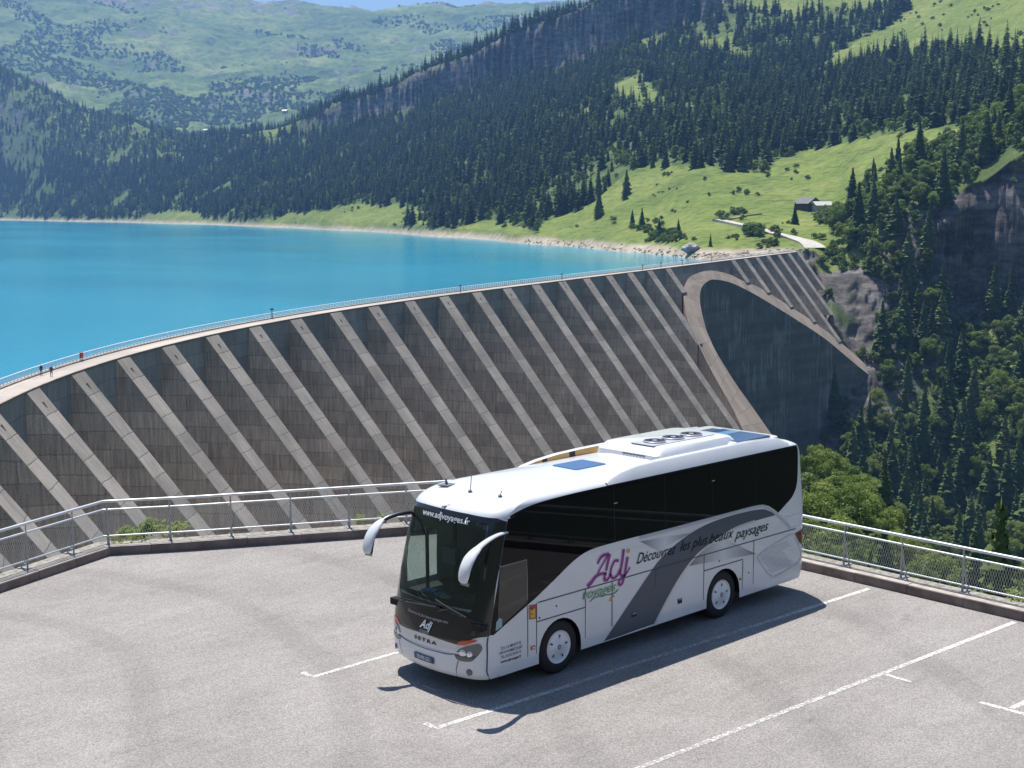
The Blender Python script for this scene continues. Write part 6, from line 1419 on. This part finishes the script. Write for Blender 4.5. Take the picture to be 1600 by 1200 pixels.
o = build('shore_rocks', bmr, mat('shore_rock', (.33, .29, .24), .95, noise=(.4, .4))); tag(o, kind='stuff')

# people on the dam crest, life ring box
def person(name, x, y, z, rz, top, legs, label, lean=0, s=1.0):
    V = [(0, 0, .92), (0, 0, 1.12), (0, 0, 1.38), (0, 0, 1.50), (0, .02, 1.66), (0, -.09, .88), (.06, -.10, .48), (-.04, -.10, .06), (.10, -.10, .03), (0, .09, .88), (-.10, .10, .48), (-.22, .10, .08), (-.08, .10, .03), (0, -.19, 1.40), (.03, -.25, 1.12), (.14, -.22, .90), (0, .19, 1.40), (-.04, .25, 1.12), (.05, .24, .88)]
    E_ = [(0, 1), (1, 2), (2, 3), (3, 4), (0, 5), (5, 6), (6, 7), (7, 8), (0, 9), (9, 10), (10, 11), (11, 12), (2, 13), (13, 14), (14, 15), (2, 16), (16, 17), (17, 18)]
    Rr_ = [.14, .13, .16, .06, .105, .09, .06, .045, .04, .09, .06, .045, .04, .06, .045, .035, .06, .045, .035]
    me_ = bpy.data.meshes.new(name); me_.from_pydata(V, E_, []); o = bpy.data.objects.new(name, me_); col.objects.link(o)
    md = o.modifiers.new('skin', 'SKIN'); 
    for i, r in enumerate(Rr_): me_.skin_vertices[0].data[i].radius = (r, r * 1.05)
    me_.skin_vertices[0].data[0].use_root = True
    o.modifiers.new('sub', 'SUBSURF').levels = 1; me_.materials.append(mat('person_' + label[:6], top, .8)); o.location = (x, y, z); o.rotation_euler = (0, 0, rz); o.scale = (s, s, s); return tag(o, label, 'person')
def on_crest(u, off, z=-17.35):
    best = None
    for k in np.arange(-3, 28, .02):
        P, d, n = frame(k); q = P + n * off; uu_, vv_, _ = project(np.array([q[0], q[1], z]))
        if best is None or abs(uu_ - u) < best[0]: best = (abs(uu_ - u), q, math.atan2(d[1], d[0]))
    return best[1], best[2]
q, a = on_crest(65, -3.8); person('person', q[0], q[1], -17.35, a, (.04, .06, .12), None, 'walker in dark clothes on the dam crest beside the lake railing, farther left')
q, a = on_crest(81, -1.6); person('person', q[0], q[1], -17.35, a, (.10, .08, .07), None, 'walker in brown clothes on the dam crest nearer the downstream edge')
q, a = on_crest(128, -4.5); rb = empty('rescue_post', (q[0], q[1], -17.2), a); tag(rb, 'small red rescue equipment box on the dam crest railing', 'rescue box')
bm = bmesh.new(); box(bm, (0, 0, .9), (.9, .3, .9)); build('cabinet', bm, mat('signal_red', (.5, .03, .02), .5), rb)
bm = bmesh.new(); box(bm, (0, .16, 1.0), (.35, .02, .35)); build('emblem', bm, txt_w, rb)
bm = bmesh.new(); bar(bm, (-.3, 0, 0), (-.3, 0, .5), .05); bar(bm, (.3, 0, 0), (.3, 0, .5), .05); build('stand', bm, galv2, rb)
for i, uu_ in enumerate((425, 719, 878, 1004, 1033, 1066, 1112)):
    q, a = on_crest(uu_, -.1 if i else -4.6); bm = bmesh.new(); bar(bm, (0, 0, 0), (0, 0, 1.9), .12, 8, .09); box(bm, (0, 0, 2.0), (.6, .6, .35)); o = build('crest_lamp', bm, mat('lamp_dark', (.06, .055, .05), .6)); o.location = (q[0], q[1], -17.1); tag(o, '%s of the seven dark lamp bollards on the dam crest, counted from the left' % ('first', 'second', 'third', 'fourth', 'fifth', 'sixth', 'last')[i], 'lamp', 'lamp bollards along the dam crest')

# ------------------------------------------------------------------ haze
bm = bmesh.new(); box(bm, (-3600, -3900, 650), (9800, 10200, 1640)); hz = build('haze', bm); tag(hz, kind='stuff')
m = bpy.data.materials.new('haze'); m.use_nodes = True; nt = m.node_tree; nt.nodes.clear(); out = N(nt, 'ShaderNodeOutputMaterial'); pv = N(nt, 'ShaderNodeVolumePrincipled')
pv.inputs['Color'].default_value = (.26, .52, 1.0, 1); pv.inputs['Density'].default_value = 8e-5; pv.inputs['Anisotropy'].default_value = .1
nt.links.new(pv.outputs[0], out.inputs['Volume']); hz.data.materials.append(m)
print('done')
